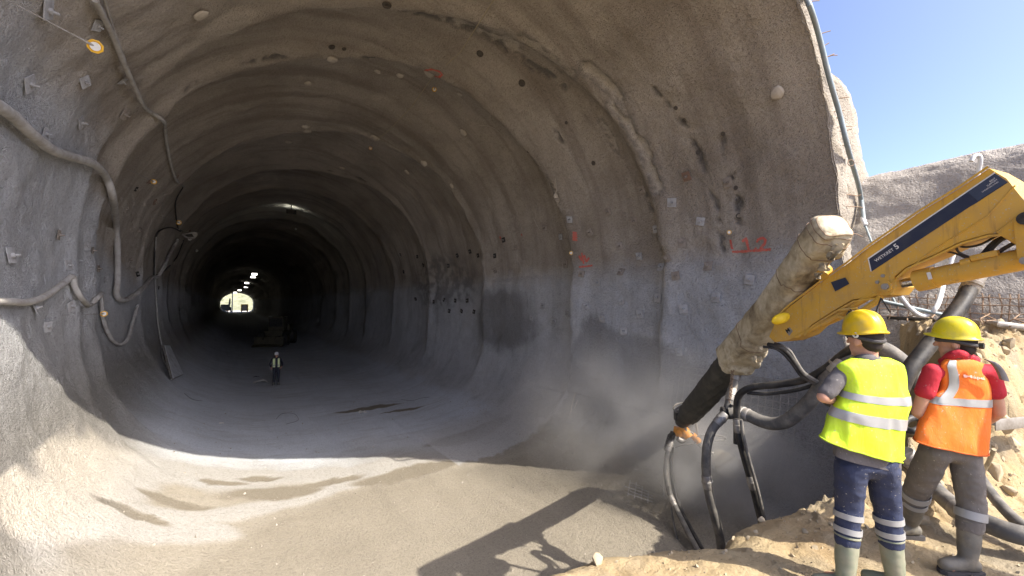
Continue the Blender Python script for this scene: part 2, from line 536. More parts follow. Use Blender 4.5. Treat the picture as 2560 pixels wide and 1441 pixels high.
def inpoly(x, y, poly):
    c = np.zeros(len(x), bool); n = len(poly)
    for i in range(n):
        x1, y1 = poly[i]; x2, y2 = poly[(i + 1) % n]
        m = ((y1 > y) != (y2 > y)) & (x < (x2 - x1) * (y - y1) / (y2 - y1 + 1e-12) + x1)
        c ^= m
    return c


PALE = [(0.0, 11.1, 10.9), (-0.2, 11.4, 10.75), (-0.62, 11.76, 10.43), (-1.05, 11.96, 10.03), (-1.36, 12.0, 9.7)]


def tunnel_points():
    X = np.repeat(PR[None, :, 0], NY, 0); Z = np.repeat(PR[None, :, 1], NY, 0); Y = np.repeat(YS[:, None], NP, 1)
    nx = np.repeat(NRM[None, :, 0], NY, 0); nz = np.repeat(NRM[None, :, 1], NY, 0)
    k = sstep(110, 223, Y)                                         # the far end is lower
    Z = Z * (1 - k * (1 - 8.4 / 11.95)); X = CX + (X - CX) * (1 - 0.05 * k)
    p = np.stack([X, Y, Z], -1).reshape(-1, 3)
    wall = sstep(0.5, 3.0, Z).ravel()
    off = np.zeros(len(p))
    wob = 0.35 * fbm(np.stack([p[:, 0] * .5, p[:, 2] * .5, p[:, 1] * .15], 1), 3, 5)
    for i, (y0, sk, dp) in enumerate(STEPS):
        nxt = STEPS[i + 1][0] if i + 1 < len(STEPS) else y0 + 15
        u = p[:, 1] - (y0 - sk * (p[:, 0] - CX) + wob)
        L = nxt - y0
        off += dp * sstep(0.0, 0.24, u) * (1 - sstep(0.9, L * 0.97, u))
        off -= 0.10 * np.exp(-((u + 0.15) / 0.35) ** 2)              # swollen lip at the end of each length
    off *= wall
    off += wall * (0.11 * fbm(p * np.array([.45, .40, .45]), 3, 11) + 0.045 * fbm(p * 1.3, 3, 23))
    off += (0.35 + 0.65 * wall) * 0.035 * fbm(p * np.array([2.6, 2.6, 2.6]), 3, 31)
    near = 1 - sstep(22, 32, p[:, 1])
    off += near * (0.25 + 0.75 * wall) * 0.020 * fbm(p * 7.5, 2, 41)
    # ribs of the lattice girders under the spray
    rib = 0
    rj = np.random.default_rng(5)
    for y0 in np.arange(5.0, 70, 1.9):
        y0 = y0 + rj.uniform(-.55, .55); am = rj.uniform(.3, 1.0)
        u = p[:, 1] - (y0 - 0.40 * (p[:, 0] - CX) * (1 - sstep(20, 40, p[:, 1])))
        rib = rib + am * np.exp(-(u / 0.17) ** 2)
    off -= wall * 0.026 * rib * (0.6 + 0.8 * np.abs(fbm(p * 0.35, 2, 19))) * (0.45 + 0.55 * sstep(10, 16, p[:, 1])) * np.maximum(sstep(5.3, 6.6, p[:, 2]), np.maximum(0.35 * (p[:, 0] < CX), sstep(18, 26, p[:, 1])))
    # the lower half was sprayed later and stands a little proud of the upper half
    off -= wall * 0.05 * sstep(5.62, 5.50, p[:, 2] + 0.06 * fbm(p * 0.8, 2, 3)) * (p[:, 0] > CX)
    off *= sstep(Y0 - .02, Y0 + 1.0, p[:, 1])
    mask = np.zeros((len(p), 4)); mask[:, 3] = 1
    n1 = fbm(p * 3.0, 4, 61); n2 = fbm(p * 0.9, 4, 71); n3 = fbm(p * 9.0, 3, 81)
    near_i = p[:, 1] < 26
    # pale broken-off strips and dark girder marks along the skewed rings
    for line, w in ((((4.3, 10.15, 11.9), (5.5, 9.83, 11.63), (6.26, 9.46, 11.32)), 0.16), (((6.2, 8.75, 11.35), (6.6, 8.66, 11.1), (7.2, 8.58, 10.76), (7.44, 8.4, 10.58)), 0.17),
                    (((7.48, 7.9, 10.55), (7.89, 7.6, 10.19), (8.29, 7.45, 9.77)), 0.14), (((8.3, 7.75, 9.75), (8.7, 7.5, 9.24), (9.02, 7.4, 8.74), (9.3, 7.35, 8.2), (9.55, 7.3, 7.6)), 0.15),
                    (((8.5, 8.43, 9.52), (9.04, 8.36, 8.7)), 0.08), (((9.0, 11.3, 8.9), (9.5, 11.2, 7.8)), 0.05)):
        sel = near_i & (p[:, 2] > 7)
        d = np.full(len(p), 9.0); d[sel] = seg_dist(p[sel], line)
        m = sstep(w * 1.05, w * 0.55, d + 0.16 * n1 * w / 0.15 + 0.06 * n3)
        rim = sstep(w * 2.0, w * 1.1, d + 0.14 * n1) * (1 - m)
        off += 0.07 * m
        mask[:, 0] = np.maximum(mask[:, 0], m * (0.72 + 0.4 * n3)); mask[:, 1] = np.maximum(mask[:, 1], 0.5 * rim * (n3 > -0.1))
    for line, w in ((((3.3, 10.7, 11.95), (4.4, 10.25, 11.9), (5.5, 9.9, 11.6), (6.9, 9.6, 11.0)), 0.10), (((8.38, 6.5, 9.67), (8.91, 6.24, 8.93), (9.3, 6.06, 8.19), (9.68, 5.9, 7.05), (9.84, 5.72, 5.89)), 0.06),
                    (((9.22, 5.41, 8.35), (9.44, 5.45, 7.85), (9.71, 5.33, 6.94), (9.81, 5.36, 6.31)), 0.05), (((2.6, 13.4, 11.9), (3.3, 13.0, 11.94), (4.2, 12.8, 11.9), (5.2, 12.4, 11.73)), 0.12),
                    (((-2.05, 15.2, 8.9), (-2.25, 15.0, 8.4), (-2.45, 14.9, 7.7), (-2.65, 14.9, 7.0)), 0.20), (((6.0, 9.75, 11.45), (6.9, 9.4, 11.0), (7.6, 9.0, 10.4)), 0.12), (((7.9, 10.2, 10.2), (8.5, 10.0, 9.5)), 0.08), (((-1.0, 13.9, 10.1), (0.7, 13.5, 11.3), (2.0, 13.2, 11.75)), 0.06), (((9.2, 8.0, 8.3), (9.5, 7.9, 7.6), (9.75, 7.7, 6.6), (9.85, 7.6, 5.8)), 0.05), (((4.5, 24.9, 11.8), (6.2, 24.2, 11.3)), 0.1)):
        sel = near_i & (p[:, 2] > 5)
        d = np.full(len(p), 9.0); d[sel] = seg_dist(p[sel], line)
        m = sstep(w * 1.4, w * 0.5, d + 0.10 * n1) * sstep(-0.12, 0.10, fbm(p * 4.0, 2, 91))
        off += 0.06 * m
        mask[:, 1] = np.maximum(mask[:, 1], 0.85 * m)
    sel = near_i & (p[:, 0] < CX) & (p[:, 2] > 7.5)                # pale wedge, set back a little
    d = np.full(len(p), 9.0); d[sel] = seg_dist(p[sel], PALE)
    m = sstep(0.55, 0.18, d + 0.22 * n1) * sstep(-0.6, 0.2, n2 + 0.3); mask[:, 0] = np.maximum(mask[:, 0], 0.45 * m); off += 0.05 * m
    right = p[:, 0] > CX + 2
    # wet stain and the freshly sprayed, still damp area (y, z)
    yy = p[:, 1] + 0.7 * n2 + 0.25 * n1; zz = p[:, 2] + 0.5 * n2 + 0.2 * n1
    m = sstep(1.25, 0.75, np.hypot((yy - 16.2) / 2.4, (zz - 3.95) / 1.35)) * right
    mask[:, 1] = np.maximum(mask[:, 1], 0.70 * m)
    m = sstep(1.2, 0.7, np.hypot((yy - 22.5) / 4.0, (zz - 5.7) / 1.6)) * right * sstep(-0.3, 0.25, n1)
    mask[:, 1] = np.maximum(mask[:, 1], 0.6 * m)
    y2 = p[:, 1] + 0.30 * n1 + 0.1 * n3; z2 = p[:, 2] + 0.22 * n1 + 0.08 * n3
    fresh = 0.0
    for sh in ((0, 0), (.16, 0), (-.16, 0), (0, .16), (0, -.16), (.11, .11), (-.11, -.11), (.11, -.11)):
      fresh = fresh + inpoly(y2 + sh[0], z2 + sh[1], [(10.9, -1), (10.9, 1.4), (11.1, 2.7), (10.35, 4.25), (9.35, 3.8), (8.3, 3.6), (7.4, 3.55), (6.5, 3.05), (4.9, 2.8), (2.0, 3.2), (2.0, -1)]) / 8.0
    fresh = sstep(0.05, 0.95, fresh) * (p[:, 0] > CX + 4.5)
    mask[:, 1] = np.maximum(mask[:, 1], 0.55 * fresh)
    # rebound dust at the foot of the right wall and low on the left one
    m = right * sstep(2.8, 1.4, zz) * sstep(10.9, 11.2, y2) * (1 - sstep(12.5, 15.5, yy)) * (1 - fresh)
    mask[:, 2] = np.maximum(mask[:, 2], 0.75 * m)
    lm = (p[:, 0] < CX - 2) * sstep(2.6, 1.0, zz) * sstep(-0.2, 0.5, fbm(p * np.array([.8, .7, .8]), 3, 101) + 0.1)
    mask[:, 2] = np.maximum(mask[:, 2], 0.35 * lm * sstep(0.7, 1.6, p[:, 2]))
    lm = (p[:, 0] < CX - 3) * sstep(0.25, 0.0, np.abs(p[:, 1] + 0.35 * (p[:, 2] - 8) - 13.2 + 0.3 * n2)) * sstep(5.6, 6.6, p[:, 2]) * sstep(9.6, 8.6, p[:, 2])
    mask[:, 2] = np.maximum(mask[:, 2], 0.8 * lm)  # streak higher up the left wall: a highlight painted as pale colour
    # floor: white powder and damp patches (x, y)
    fx = p[:, 0] + 0.35 * n2 + 0.12 * n1; fy = p[:, 1] + 0.30 * n2 + 0.10 * n1; xy = np.stack([fx, fy], 1)
    fl = p[:, 2] < 2.4
    wht = np.zeros(len(p))
    for line, w in ((((-1.9, 9.6), (-1.6, 11.6), (-0.8, 12.7), (0.6, 12.75), (1.8, 12.4), (3.2, 11.95), (4.3, 11.75)), 0.62), (((-1.9, 9.0), (-1.1, 9.9), (0.2, 10.5), (1.7, 11.15), (3.0, 11.5)), 0.42), (((-2.3, 8.0), (-1.6, 9.2), (-.2, 9.6)), 0.5)):
        d = np.full(len(p), 9.0); d[fl] = seg_dist(xy[fl], line); wht = np.maximum(wht, sstep(w * 1.15, w * 0.55, d))
    mask[:, 0] = np.where(fl, np.maximum(mask[:, 0], wht), mask[:, 0])
    dmp = np.zeros(len(p))
    for (cx, cy, a, b) in ((-0.75, 10.75, .65, .22), (-0.05, 12.2, .5, .22), (.8, 12.55, .45, .2), (.9, 11.45, 1.0, .42), (-1.2, 9.75, .5, .16), (2.3, 11.75, .8, .2), (4.2, 11.3, 1.6, .35), (5.2, 19.0, 1.4, .3), (6.3, 17.8, 1.0, .18), (6.9, 13.0, 1.6, .5)):
        dmp = np.maximum(dmp, fl * sstep(1.15, 0.8, np.hypot((fx - cx) / a, (fy - cy) / b)))
    ft = sstep(0.25, -0.25, (p[:, 1] + 0.35 * n2) - np.interp(p[:, 0] + 0.3 * n2, [-2.5, -1.0, 0.2, 1.0, 3.0, 5.0, 9.0], [4, 7.4, 9.2, 10.2, 10.9, 10.9, 10.0]))
    dmp = np.maximum(dmp, fl * ft * 0.45)
    mask[:, 1] = np.where(fl, np.maximum(dmp, mask[:, 1] * (p[:, 0] > CX + 4.5)), mask[:, 1])
    mask[:, 0] = np.where(fl, mask[:, 0] * (1 - dmp), mask[:, 0])
    off -= fl * 0.010 * (1 - dmp) * wht
    off += fl * (0.030 * fbm(np.stack([p[:, 0] * 1.5, p[:, 1] * 0.22, p[:, 2] * 0], 1), 3, 131) + 0.014 * fbm(np.stack([p[:, 0] * 4.5, p[:, 1] * 0.5, p[:, 2] * 0], 1), 2, 133))
    # debris heaped along the foot of the right wall
    hp = sstep(2.0, 0.0, np.hypot((p[:, 0] - 8.9) / 0.9, (p[:, 1] - 8.5) / 3.2)) * (0.18 + 0.20 * np.abs(fbm(p * 3.2, 3, 111)))
    lz = p[:, 2] + 0.25 * n2 + 0.1 * n1
    mask[:, 3] = np.where(p[:, 0] < CX, sstep(2.3, 0.8, lz), sstep(0.75, 0.35, lz))
    q = p.copy()
    q[:, 0] += off * nx.ravel(); q[:, 2] += off * nz.ravel()
    q[:, 2] += hp * (p[:, 2] < 1.5)
    # ragged front edge
    e = 0.07 * fbm(np.stack([p[:, 0], p[:, 2], p[:, 1] * 0], 1) * 1.4, 4, 121) * sstep(Y0 + 1.2, Y0, p[:, 1])
    q[:, 1] += e
    return q.reshape(NY, NP, 3), np.clip(mask, 0, 1).reshape(NY, NP, 4)


TQ, TM = tunnel_points()
iz = PR[:, 1]
iL = int(np.argmax(iz > 1.9)); iR = NP - 1 - int(np.argmax(iz[::-1] > 0.45))
SURF = {}                                                          # BVH trees of the surfaces things are fixed to


def bvh_of(V, nu, nv):
    idx = np.arange(nu * nv).reshape(nu, nv)
    q = np.stack([idx[:-1, :-1], idx[:-1, 1:], idx[1:, 1:], idx[1:, :-1]], -1).reshape(-1, 4)
    return BVHTree.FromPolygons([tuple(v) for v in V.reshape(-1, 3)], q.tolist())


tunnel = tag(link('tunnel_lining', grid_mesh('tunnel_lining', TQ[:, iL:iR + 1].reshape(-1, 3), NY, iR - iL + 1, True, TM[:, iL:iR + 1].reshape(-1, 4)), M_SHOT),
             'long shotcrete lined road tunnel bore with stepped rings and a far bright exit', 'tunnel')
kn = int(np.argmax(YS > 90))
sb = slice(0, kn, 2)
VB = TQ[sb, ::2]; SURF['wall'] = bvh_of(VB, VB.shape[0], VB.shape[1])

# floor: right half + left half of the profile, and the floor of the pit in front of the portal
FI = list(range(iR, NP)) + list(range(1, iL + 1))
FQ = TQ[:, FI]; FM = TM[:, FI]
yp = np.arange(-1.5, Y0 - .02, 0.09); pre = np.repeat(FQ[:1], len(yp), 0).copy()
pre[:, :, 1] = yp[:, None]
pn = pre.reshape(-1, 3); pre[:, :, 2] += (0.03 * fbm(pn * 2.5, 3, 5)).reshape(pre.shape[:2]) * sstep(Y0, Y0 - .4, pre[:, :, 1])
FQ = np.concatenate([pre, FQ], 0); FM = np.concatenate([np.repeat(FM[:1], len(yp), 0), FM], 0)
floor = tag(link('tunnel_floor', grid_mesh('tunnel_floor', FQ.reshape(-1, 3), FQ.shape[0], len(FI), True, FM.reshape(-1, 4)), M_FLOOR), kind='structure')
FB = FQ[:int(np.argmax(FQ[:, 0, 1] > 70)):2, ::2]; SURF['floor'] = bvh_of(FB, FB.shape[0], FB.shape[1])

# ------------------------------------------------------------------ portal: sprayed collar and the face behind it
th = np.linspace(math.radians(-51), math.radians(231), 480); nr = 12
Q = np.zeros((nr + 26, len(th), 3))
for j in range(nr + 26):
    if j < 6: r = RAD - 0.02 + 0.48 * j / 5; y = Y0 + 0.02 - 0.05 * math.sin(j / 5 * math.pi)
    elif j < nr: r = RAD + 0.46 - 0.015 * (j - 5); y = Y0 + 0.02 + (j - 5) * 0.08
    else: r = None
    for i, t in enumerate(th):
        tt = math.degrees(t)
        out = np.interp(tt, [-35, -8, 3, 12, 18.8, 25, 30, 35, 60, 90, 130, 160, 202], [10.5, 10.2, 9.8, 9.6, 9.35, 9.05, 8.3, 7.15, 6.85, 6.9, 8.0, 11, 12])
        if r is None:
            k = (j - nr)
            if k <= 16:
                rr = RAD + 0.26 + (out - RAD - 0.26) * min(1, k / 13); yy_ = Y0 + 0.50 + (0.10 * (k - 13) if k > 13 else 0.0)
                if k > 13: rr = out - 0.04 * (k - 13) ** 1.5
            else:
                rr = out - 0.25 + (k - 16) * 0.16; yy_ = Y0 + 0.84 + (k - 16) * 1.4
        else: rr, yy_ = r, y
        if t < 0: Q[j, i] = (CX + rr, yy_, CZ + RAD * t)
        elif t > math.pi: Q[j, i] = (CX - rr, yy_, CZ - RAD * (t - math.pi))
        else: Q[j, i] = (CX + rr * math.cos(t), yy_, CZ + rr * math.sin(t))
pf = Q.reshape(-1, 3)
d1 = fbm(pf * 1.1, 4, 201); d2 = fbm(pf * 5.5, 3, 205); d3 = fbm(pf * 14, 2, 207)
rad = pf - np.array([CX, 0, CZ]); rad[:, 1] = 0; rad /= np.linalg.norm(rad, axis=1)[:, None] + 1e-9
shell = (np.arange(len(pf)) // len(th)) < nr
first = (np.arange(len(pf)) // len(th)) < 1
amp = np.where(shell, 0.05, 0.12)
pf = pf + rad * ((amp * d1 + 0.025 * d2 + 0.015 * d3) * ~first)[:, None]
pf[:, 1] += np.where(shell, 0.035 * d2 + 0.025 * d3, 0.16 * d1 + 0.05 * d2)
e0 = 0.07 * fbm(np.stack([Q.reshape(-1, 3)[:, 0], Q.reshape(-1, 3)[:, 2], pf[:, 1] * 0], 1) * 1.4, 4, 121)
pf[:, 1] += np.where(shell, e0, 0)
M_COLLAR = mat_slope(0.78)
portal = tag(link('portal_collar', grid_mesh('portal_collar', pf, nr + 26, len(th), False), M_COLLAR),
             'rough sunlit shotcrete collar and shoulder round the tunnel mouth', 'portal wall')

# ------------------------------------------------------------------ sprayed cut slope on the right
ny, nz_ = 300, 110
Yg = np.linspace(4.6, -16, ny); u = np.linspace(0, 1, nz_)
S = np.zeros((ny, nz_, 3))
for j, t in enumerate(u):
    if t < 0.62:
        k = t / 0.62; x = 10.25 + 2.2 * k; z = 3.2 + 4.15 * k
    else:
        k = (t - 0.62) / 0.38; a = k * math.radians(58)
        x = 12.45 + 0.9 * math.sin(a) + max(0, k - 0.5) * 34; z = 7.35 + 0.30 * math.sin(min(1, k * 2) * math.pi / 2) + 0.0 * k
    S[:, j, 0] = x; S[:, j, 1] = Yg; S[:, j, 2] = z
sp = S.reshape(-1, 3)
dn = 0.14 * fbm(sp * 0.45, 2, 301) + 0.045 * fbm(sp * 1.9, 3, 303) + 0.028 * fbm(sp * 6.5, 3, 305)
sp = sp + np.array([-0.85, 0, 0.52]) * dn[:, None]
slope = tag(link('cut_slope_wall', grid_mesh('cut_slope_wall', sp, ny, nz_, False), M_SLOPE),
            'sprayed concrete cut slope to the right of the tunnel mouth under open sky', 'wall')
SURF['slope'] = bvh_of(sp, ny, nz_)
SURF['portal'] = bvh_of(pf, nr + 26, len(th))

# ------------------------------------------------------------------ sandy bank the men stand on, rubble rising to the right
EX = [-16, -4.5, -3.2, -2.5, 0.6, 1.25, 1.6, 1.8, 2.4, 2.95, 3.25, 3.45, 3.95, 4.5, 5.2, 6.0, 7.2, 8.6, 9.7, 12.5]
EY = [3.7, 3.7, 3.4, 1.0, 0.9, 1.3, 2.0, 2.42, 2.36, 2.2, 1.95, 1.98, 2.02, 1.80, 1.5, 1.35, 1.35, 1.75, 2.4, 3.4]


def cells(x, y, s):
    """broken, faceted relief: every cell is a tilted plane"""
    ix, iy = np.floor(x).astype(np.int64), np.floor(y).astype(np.int64); best = np.full(len(x), 9.0); sec = np.full(len(x), 9.0); h = np.zeros(len(x))
    for a in (-1, 0, 1):
        for b in (-1, 0, 1):
            i, j_ = ix + a, iy + b; z = i * 0
            dx = x - (i + _h(i, j_, z, s)); dy = y - (j_ + _h(i, j_, z, s + 1)); d = np.hypot(dx, dy)
            hh = _h(i, j_, z, s + 2) + dx * (_h(i, j_, z, s + 3) - .5) * 1.3 + dy * (_h(i, j_, z, s + 4) - .5) * 1.3
            n = d < best; sec = np.where(n, best, np.minimum(sec, d)); h = np.where(n, hh, h); best = np.where(n, d, best)
    return h - 0.5 - 0.5 * np.clip(1 - (sec - best) * 5, 0, 1)


def bank_z(x, y, detail=True):
    x = np.asarray(x, float); y = np.asarray(y, float)
    p = np.stack([x, y, x * 0], 1)
    base = 2.745 + 0.05 * fbm(p * 0.9, 3, 401)
    base = base + 0.05 * sstep(2.2, 3.6, x) * 0
    toe = np.interp(x, [3.6, 4.1, 4.6, 5.2, 6.3, 7.5, 8.6, 12], [2.2, 1.6, 1.3, 1.08, 0.85, 0.72, 0.65, 0.5])
    hm = np.interp(x, [4.15, 4.7, 5.2, 6.2, 7.2, 8.6, 10], [0, .28, .48, .72, 1.0, 1.3, 1.48])
    g = y - toe + 0.18 * fbm(p * 1.3, 3, 405)
    r = sstep(0.0, 0.62, g)
    z = base + hm * r
    z -= 0.22 * np.exp(-((g + 0.22) / 0.2) ** 2) * sstep(6.4, 7.0, x)      # ditch at the toe of the rubble
    if detail:
        rock = sstep(-0.1, 0.25, g) * sstep(3.9, 4.6, x)
        q = np.stack([x * 1.0, y * 1.0, z * 1.4], 1)
        rid = 1 - np.abs(fbm(q * 2.3, 4, 411)) * 2.2
        wxy = 0.12 * fbm(p * 3, 2, 409); z = z + rock * (0.07 * rid - 0.03 + 0.13 * cells(x * 2.6 + wxy, y * 2.6 - wxy, 440) + 0.055 * cells(x * 7 + wxy, y * 7, 450) + 0.022 * cells(x * 17, y * 17, 460) + 0.03 * fbm(q * 6, 3, 413))
        z = z + (1 - rock) * (0.016 * fbm(p * 6, 3, 415) + 0.008 * fbm(p * 17, 2, 417) + 0.010 * cells(x * 9, y * 9, 470) * sstep(-0.1, 0.3, fbm(p * 1.6, 2, 471)))
        # boot ruts that run along the bank
        z = z - (1 - rock) * 0.03 * np.maximum(0, fbm(np.stack([x * 0.9 + y * 0.5, y * 4.5 - x * 1.2, x * 0], 1), 3, 419))
    return z


def bank_pts(X, Y):
    x, y = X.ravel(), Y.ravel(); p = np.stack([x, y, x * 0], 1)
    z = bank_z(x, y)
    e = np.interp(x, EX, EY) + 0.05 * fbm(p * 3.2, 3, 421) + 0.10 * fbm(p * 0.9, 2, 423)
    over = y - e
    drop = np.maximum(0, over)
    z = np.where(over > -0.22, z - 0.35 * np.clip(over + 0.22, 0, 0.3) ** 2 / 0.22 - np.maximum(0, over) * (1.5 + 5 * sstep(4.1, 5.0, x)) + (0.08 * fbm(p * 4, 3, 425) + 0.10 * cells(x * 4, y * 4, 480) + 0.04 * cells(x * 11, y * 11, 490)) * sstep(0, 0.3, over), z)
    return np.stack([x, y, np.maximum(z, -0.35)], 1)


def bank_mesh(name, xs, ysb):
    X, Y = np.meshgrid(xs, ysb, indexing='ij')
    P = bank_pts(X, Y)
    m = np.zeros((len(P), 4)); m[:, 3] = 1
    m[:, 0] = 0.8 * sstep(-0.1, 0.3, fbm(P * 1.7, 3, 431)) * sstep(3.6, 4.6, P[:, 0]) + 0.5 * sstep(0.1, 0.4, fbm(P * 2.6, 3, 433))
    return grid_mesh(name, P, len(xs), len(ysb), False, np.clip(m, 0, 1)), P


xa = np.concatenate([np.arange(-16, 0.8, 0.25), np.arange(0.8, 6.0, 0.026), np.arange(6.0, 11.6, 0.036)])
ya = np.concatenate([np.arange(-12, -0.6, 0.3), np.arange(-0.6, 3.2, 0.026), np.arange(3.2, 5.2, 0.12)])
me, BP = bank_mesh('sand_bank', xa, ya)
bank = tag(link('sand_bank', me, M_SOIL), kind='structure')
SURF['bank'] = bvh_of(BP, len(xa), len(ya))


def ground_at(x, y):
    h = SURF['bank'].ray_cast(Vector((x, y, 9)), Vector((0, 0, -1)))
    return h[0].z if h[0] is not None else 2.8


def hit(px, py, what=('wall', 'floor'), lift=0.0):
    """first point of the named surfaces in the direction of a photograph point, with its normal"""
    d = ray(px, py).normalized(); best = None
    for w in what:
        h = SURF[w].ray_cast(CAMP, d)
        if h[0] is not None and (best is None or h[3] < best[3]): best = h
    if best is None: raise ValueError('nothing there %s %s' % (px, py))
    n = best[1]
    if n.dot(d) > 0: n = -n
    return best[0] + n * lift, n


# outer ground out to the horizon, the ground beyond the far exit and the hills
m = MB()
for (x0, x1, y0, y1) in ((-1800, 1800, -1800, -11.6), (-1800, -15.6, -11.6, 4.2), (11.3, 12.4, -11.6, 4.0)):
    m.add([(x0, y0, 2.74), (x1, y0, 2.74), (x1, y1, 2.74), (x0, y1, 2.74)], [(0, 1, 2, 3)])
tag(m.build('site_ground', mat_soil('site_soil'), None, False), kind='structure')
m = MB(); m.add([(-160, 222.6, -0.03), (170, 222.6, -0.03), (170, 330, -0.03), (-160, 330, -0.03)], [(0, 1, 2, 3)])
tag(m.build('far_yard', mat_plain('pale_yard', (0.50, 0.46, 0.40), 0.9), None, False), kind='structure')
gx = np.linspace(-160, 170, 120); gy = np.linspace(262, 420, 60); X, Y = np.meshgrid(gx, gy, indexing='ij')
hp_ = np.stack([X.ravel(), Y.ravel(), X.ravel() * 0], 1)
hp_[:, 2] = -1.0 + sstep(262, 400, hp_[:, 1]) * 70 + 3 * fbm(hp_ * 0.06, 4, 501) * sstep(262, 290, hp_[:, 1])
kk = NT('scrub_hillside'); v = kk.pos()
cc = kk.ramp(kk.noise(v, 0.35, 6, 0.7), [(0.35, (0.12, 0.13, 0.075)), (0.5, (0.21, 0.215, 0.135)), (0.7, (0.29, 0.28, 0.20))])
tag(link('hillside', grid_mesh('hillside', hp_, 120, 60, False), kk.fin(cc, 0.95)), kind='structure')
# hill the tunnel runs under
gx = np.linspace(-90, 100, 80); gy = np.concatenate([np.linspace(11, 30, 16), np.linspace(34, 221, 50)]); X, Y = np.meshgrid(gx, gy, indexing='ij')
hp_ = np.stack([X.ravel(), Y.ravel(), X.ravel() * 0], 1)
hp_[:, 2] = 14.0 + sstep(11, 80, hp_[:, 1]) * 26 * sstep(222, 160, hp_[:, 1]) + 0.8 * fbm(hp_ * 0.12, 4, 503) * sstep(11, 30, hp_[:, 1])
hp_[:, 2] -= sstep(11, 22, hp_[:, 0]) * (hp_[:, 2] - 6.5)
tag(link('hill', grid_mesh('hill', hp_, 80, len(gy), False), mat_soil('hill_soil')), kind='structure')

# ------------------------------------------------------------------ spraying machine: boom, lance, nozzle
M_COVER = None
def mat_cover():
    k = NT('stained_canvas'); p = k.pos()
    a = k.noise(p, 2.6, 5, 0.65, 0.4); b = k.noise(p, 9, 4, 0.6); f = k.noise(p, 160, 2)
    c = k.ramp(a, [(0.32, (0.16, 0.125, 0.08)), (0.46, (0.40, 0.335, 0.22)), (0.62, (0.60, 0.53, 0.385)), (0.8, (0.72, 0.66, 0.52))])
    c = k.mix(k.rng(b, 0.52, 0.68, 0.0, 0.55), c, (0.22, 0.17, 0.105))
    n = k.bump(b, 0.5, 0.03); n = k.bump(k.noise(p, 38, 3), 0.3, 0.008, n)
    return k.fin(c, 0.8, n)
M_COVER = mat_cover()

T0 = at(1950, 800, 5.2); E0 = at(2560, 520, 3.4)
BD = (E0 - T0); BN = Vector((BD.x, BD.y, 0)).cross(UP).normalized()
if BN.dot(VF) < 0: BN = -BN                                         # away from the camera
def bp(px, py, off=0.0): return onplane(px, py, T0 + BN * off, BN)

machine = empty('spraying_machine', (5.6, -5.2, 2.78), 'yellow concrete spraying boom reaching over the pit with a canvas wrapped lance', 'spraying machine')
OUT = [(1922, 842), (1942, 795), (1975, 765), (2060, 700), (2115, 662), (2180, 612), (2300, 530), (2400, 470), (2473, 420), (2517, 446), (2552, 490), (2612, 552), (2680, 640),
       (2612, 640), (2536, 600), (2530, 583), (2470, 586), (2400, 606), (2330, 640), (2265, 668), (2236, 692), (2243, 718), (2226, 738), (2195, 741), (2130, 750), (2080, 780), (2030, 812), (2003, 838), (1965, 853), (1935, 856)]
def plate_shape(poly, off, th, bev=0.012):
    bm = bmesh.new(); vs = [bm.verts.new(bp(x, y, off)) for x, y in poly]; f = bm.faces.new(vs)
    r = bmesh.ops.extrude_face_region(bm, geom=[f]); nv = [g for g in r['geom'] if isinstance(g, bmesh.types.BMVert)]
    bmesh.ops.translate(bm, verts=nv, vec=BN * th)
    bmesh.ops.recalc_face_normals(bm, faces=bm.faces)
    if bev > 0:
        ed = [e for e in bm.edges if len(e.link_faces) == 2 and e.calc_face_angle(0) > 0.9]
        bmesh.ops.bevel(bm, geom=ed, offset=bev, segments=2, profile=0.6, affect='EDGES')
    bmesh.ops.triangulate(bm, faces=[f for f in bm.faces if len(f.verts) > 4])
    return bm
def part_bm(name, bm, mat, parent, smooth=True, sharp=30):
    o0 = wloc(parent)
    for v in bm.verts: v.co -= o0
    me = bpy.data.meshes.new(name); bm.to_mesh(me); bm.free()
    o = link(name, me, mat, parent, smooth)
    if smooth and sharp: crease(me, sharp)
    return o

boom = part_bm('boom_arm', plate_shape(OUT, 0.0, 0.34), M_YEL, machine)
# welded seam, flange strips along the upper and lower edge (sub-parts)
m = MB()
m.tube([bp(2195, 735, -0.004), bp(2330, 628, -0.004), (bp(2470, 540, -0.004)), bp(2538, 464, -0.004)], 0.006, 6)
m.build('weld_seam', M_YEL, boom)
m = MB()
def strip(m, pts, w0, w1, th):
    a = [bp(x, y, w0) for x, y in pts]; b = [bp(x, y, w1) for x, y in pts]
    for i in range(len(pts) - 1):
        d = (a[i + 1] - a[i]).normalized(); nn = d.cross(BN).normalized()
        if nn.z < 0: nn = -nn
        q = [a[i], a[i + 1], b[i + 1], b[i]]
        m.prism(q, nn * th)
strip(m, [(1944, 792), (1975, 764), (2060, 699), (2115, 661), (2180, 611), (2300, 529), (2400, 469), (2473, 419)], -0.018, 0.358, 0.02)
m.build('top_flange', M_YEL, boom)
m = MB(); strip(m, [(2008, 838), (2032, 813), (2082, 781), (2132, 752), (2196, 743)], -0.018, 0.358, -0.018)
strip(m, [(2240, 694), (2266, 670), (2331, 641), (2401, 607), (2471, 587), (2530, 584)], -0.018, 0.358, -0.018)
m.build('bottom_flange', M_YEL, boom)
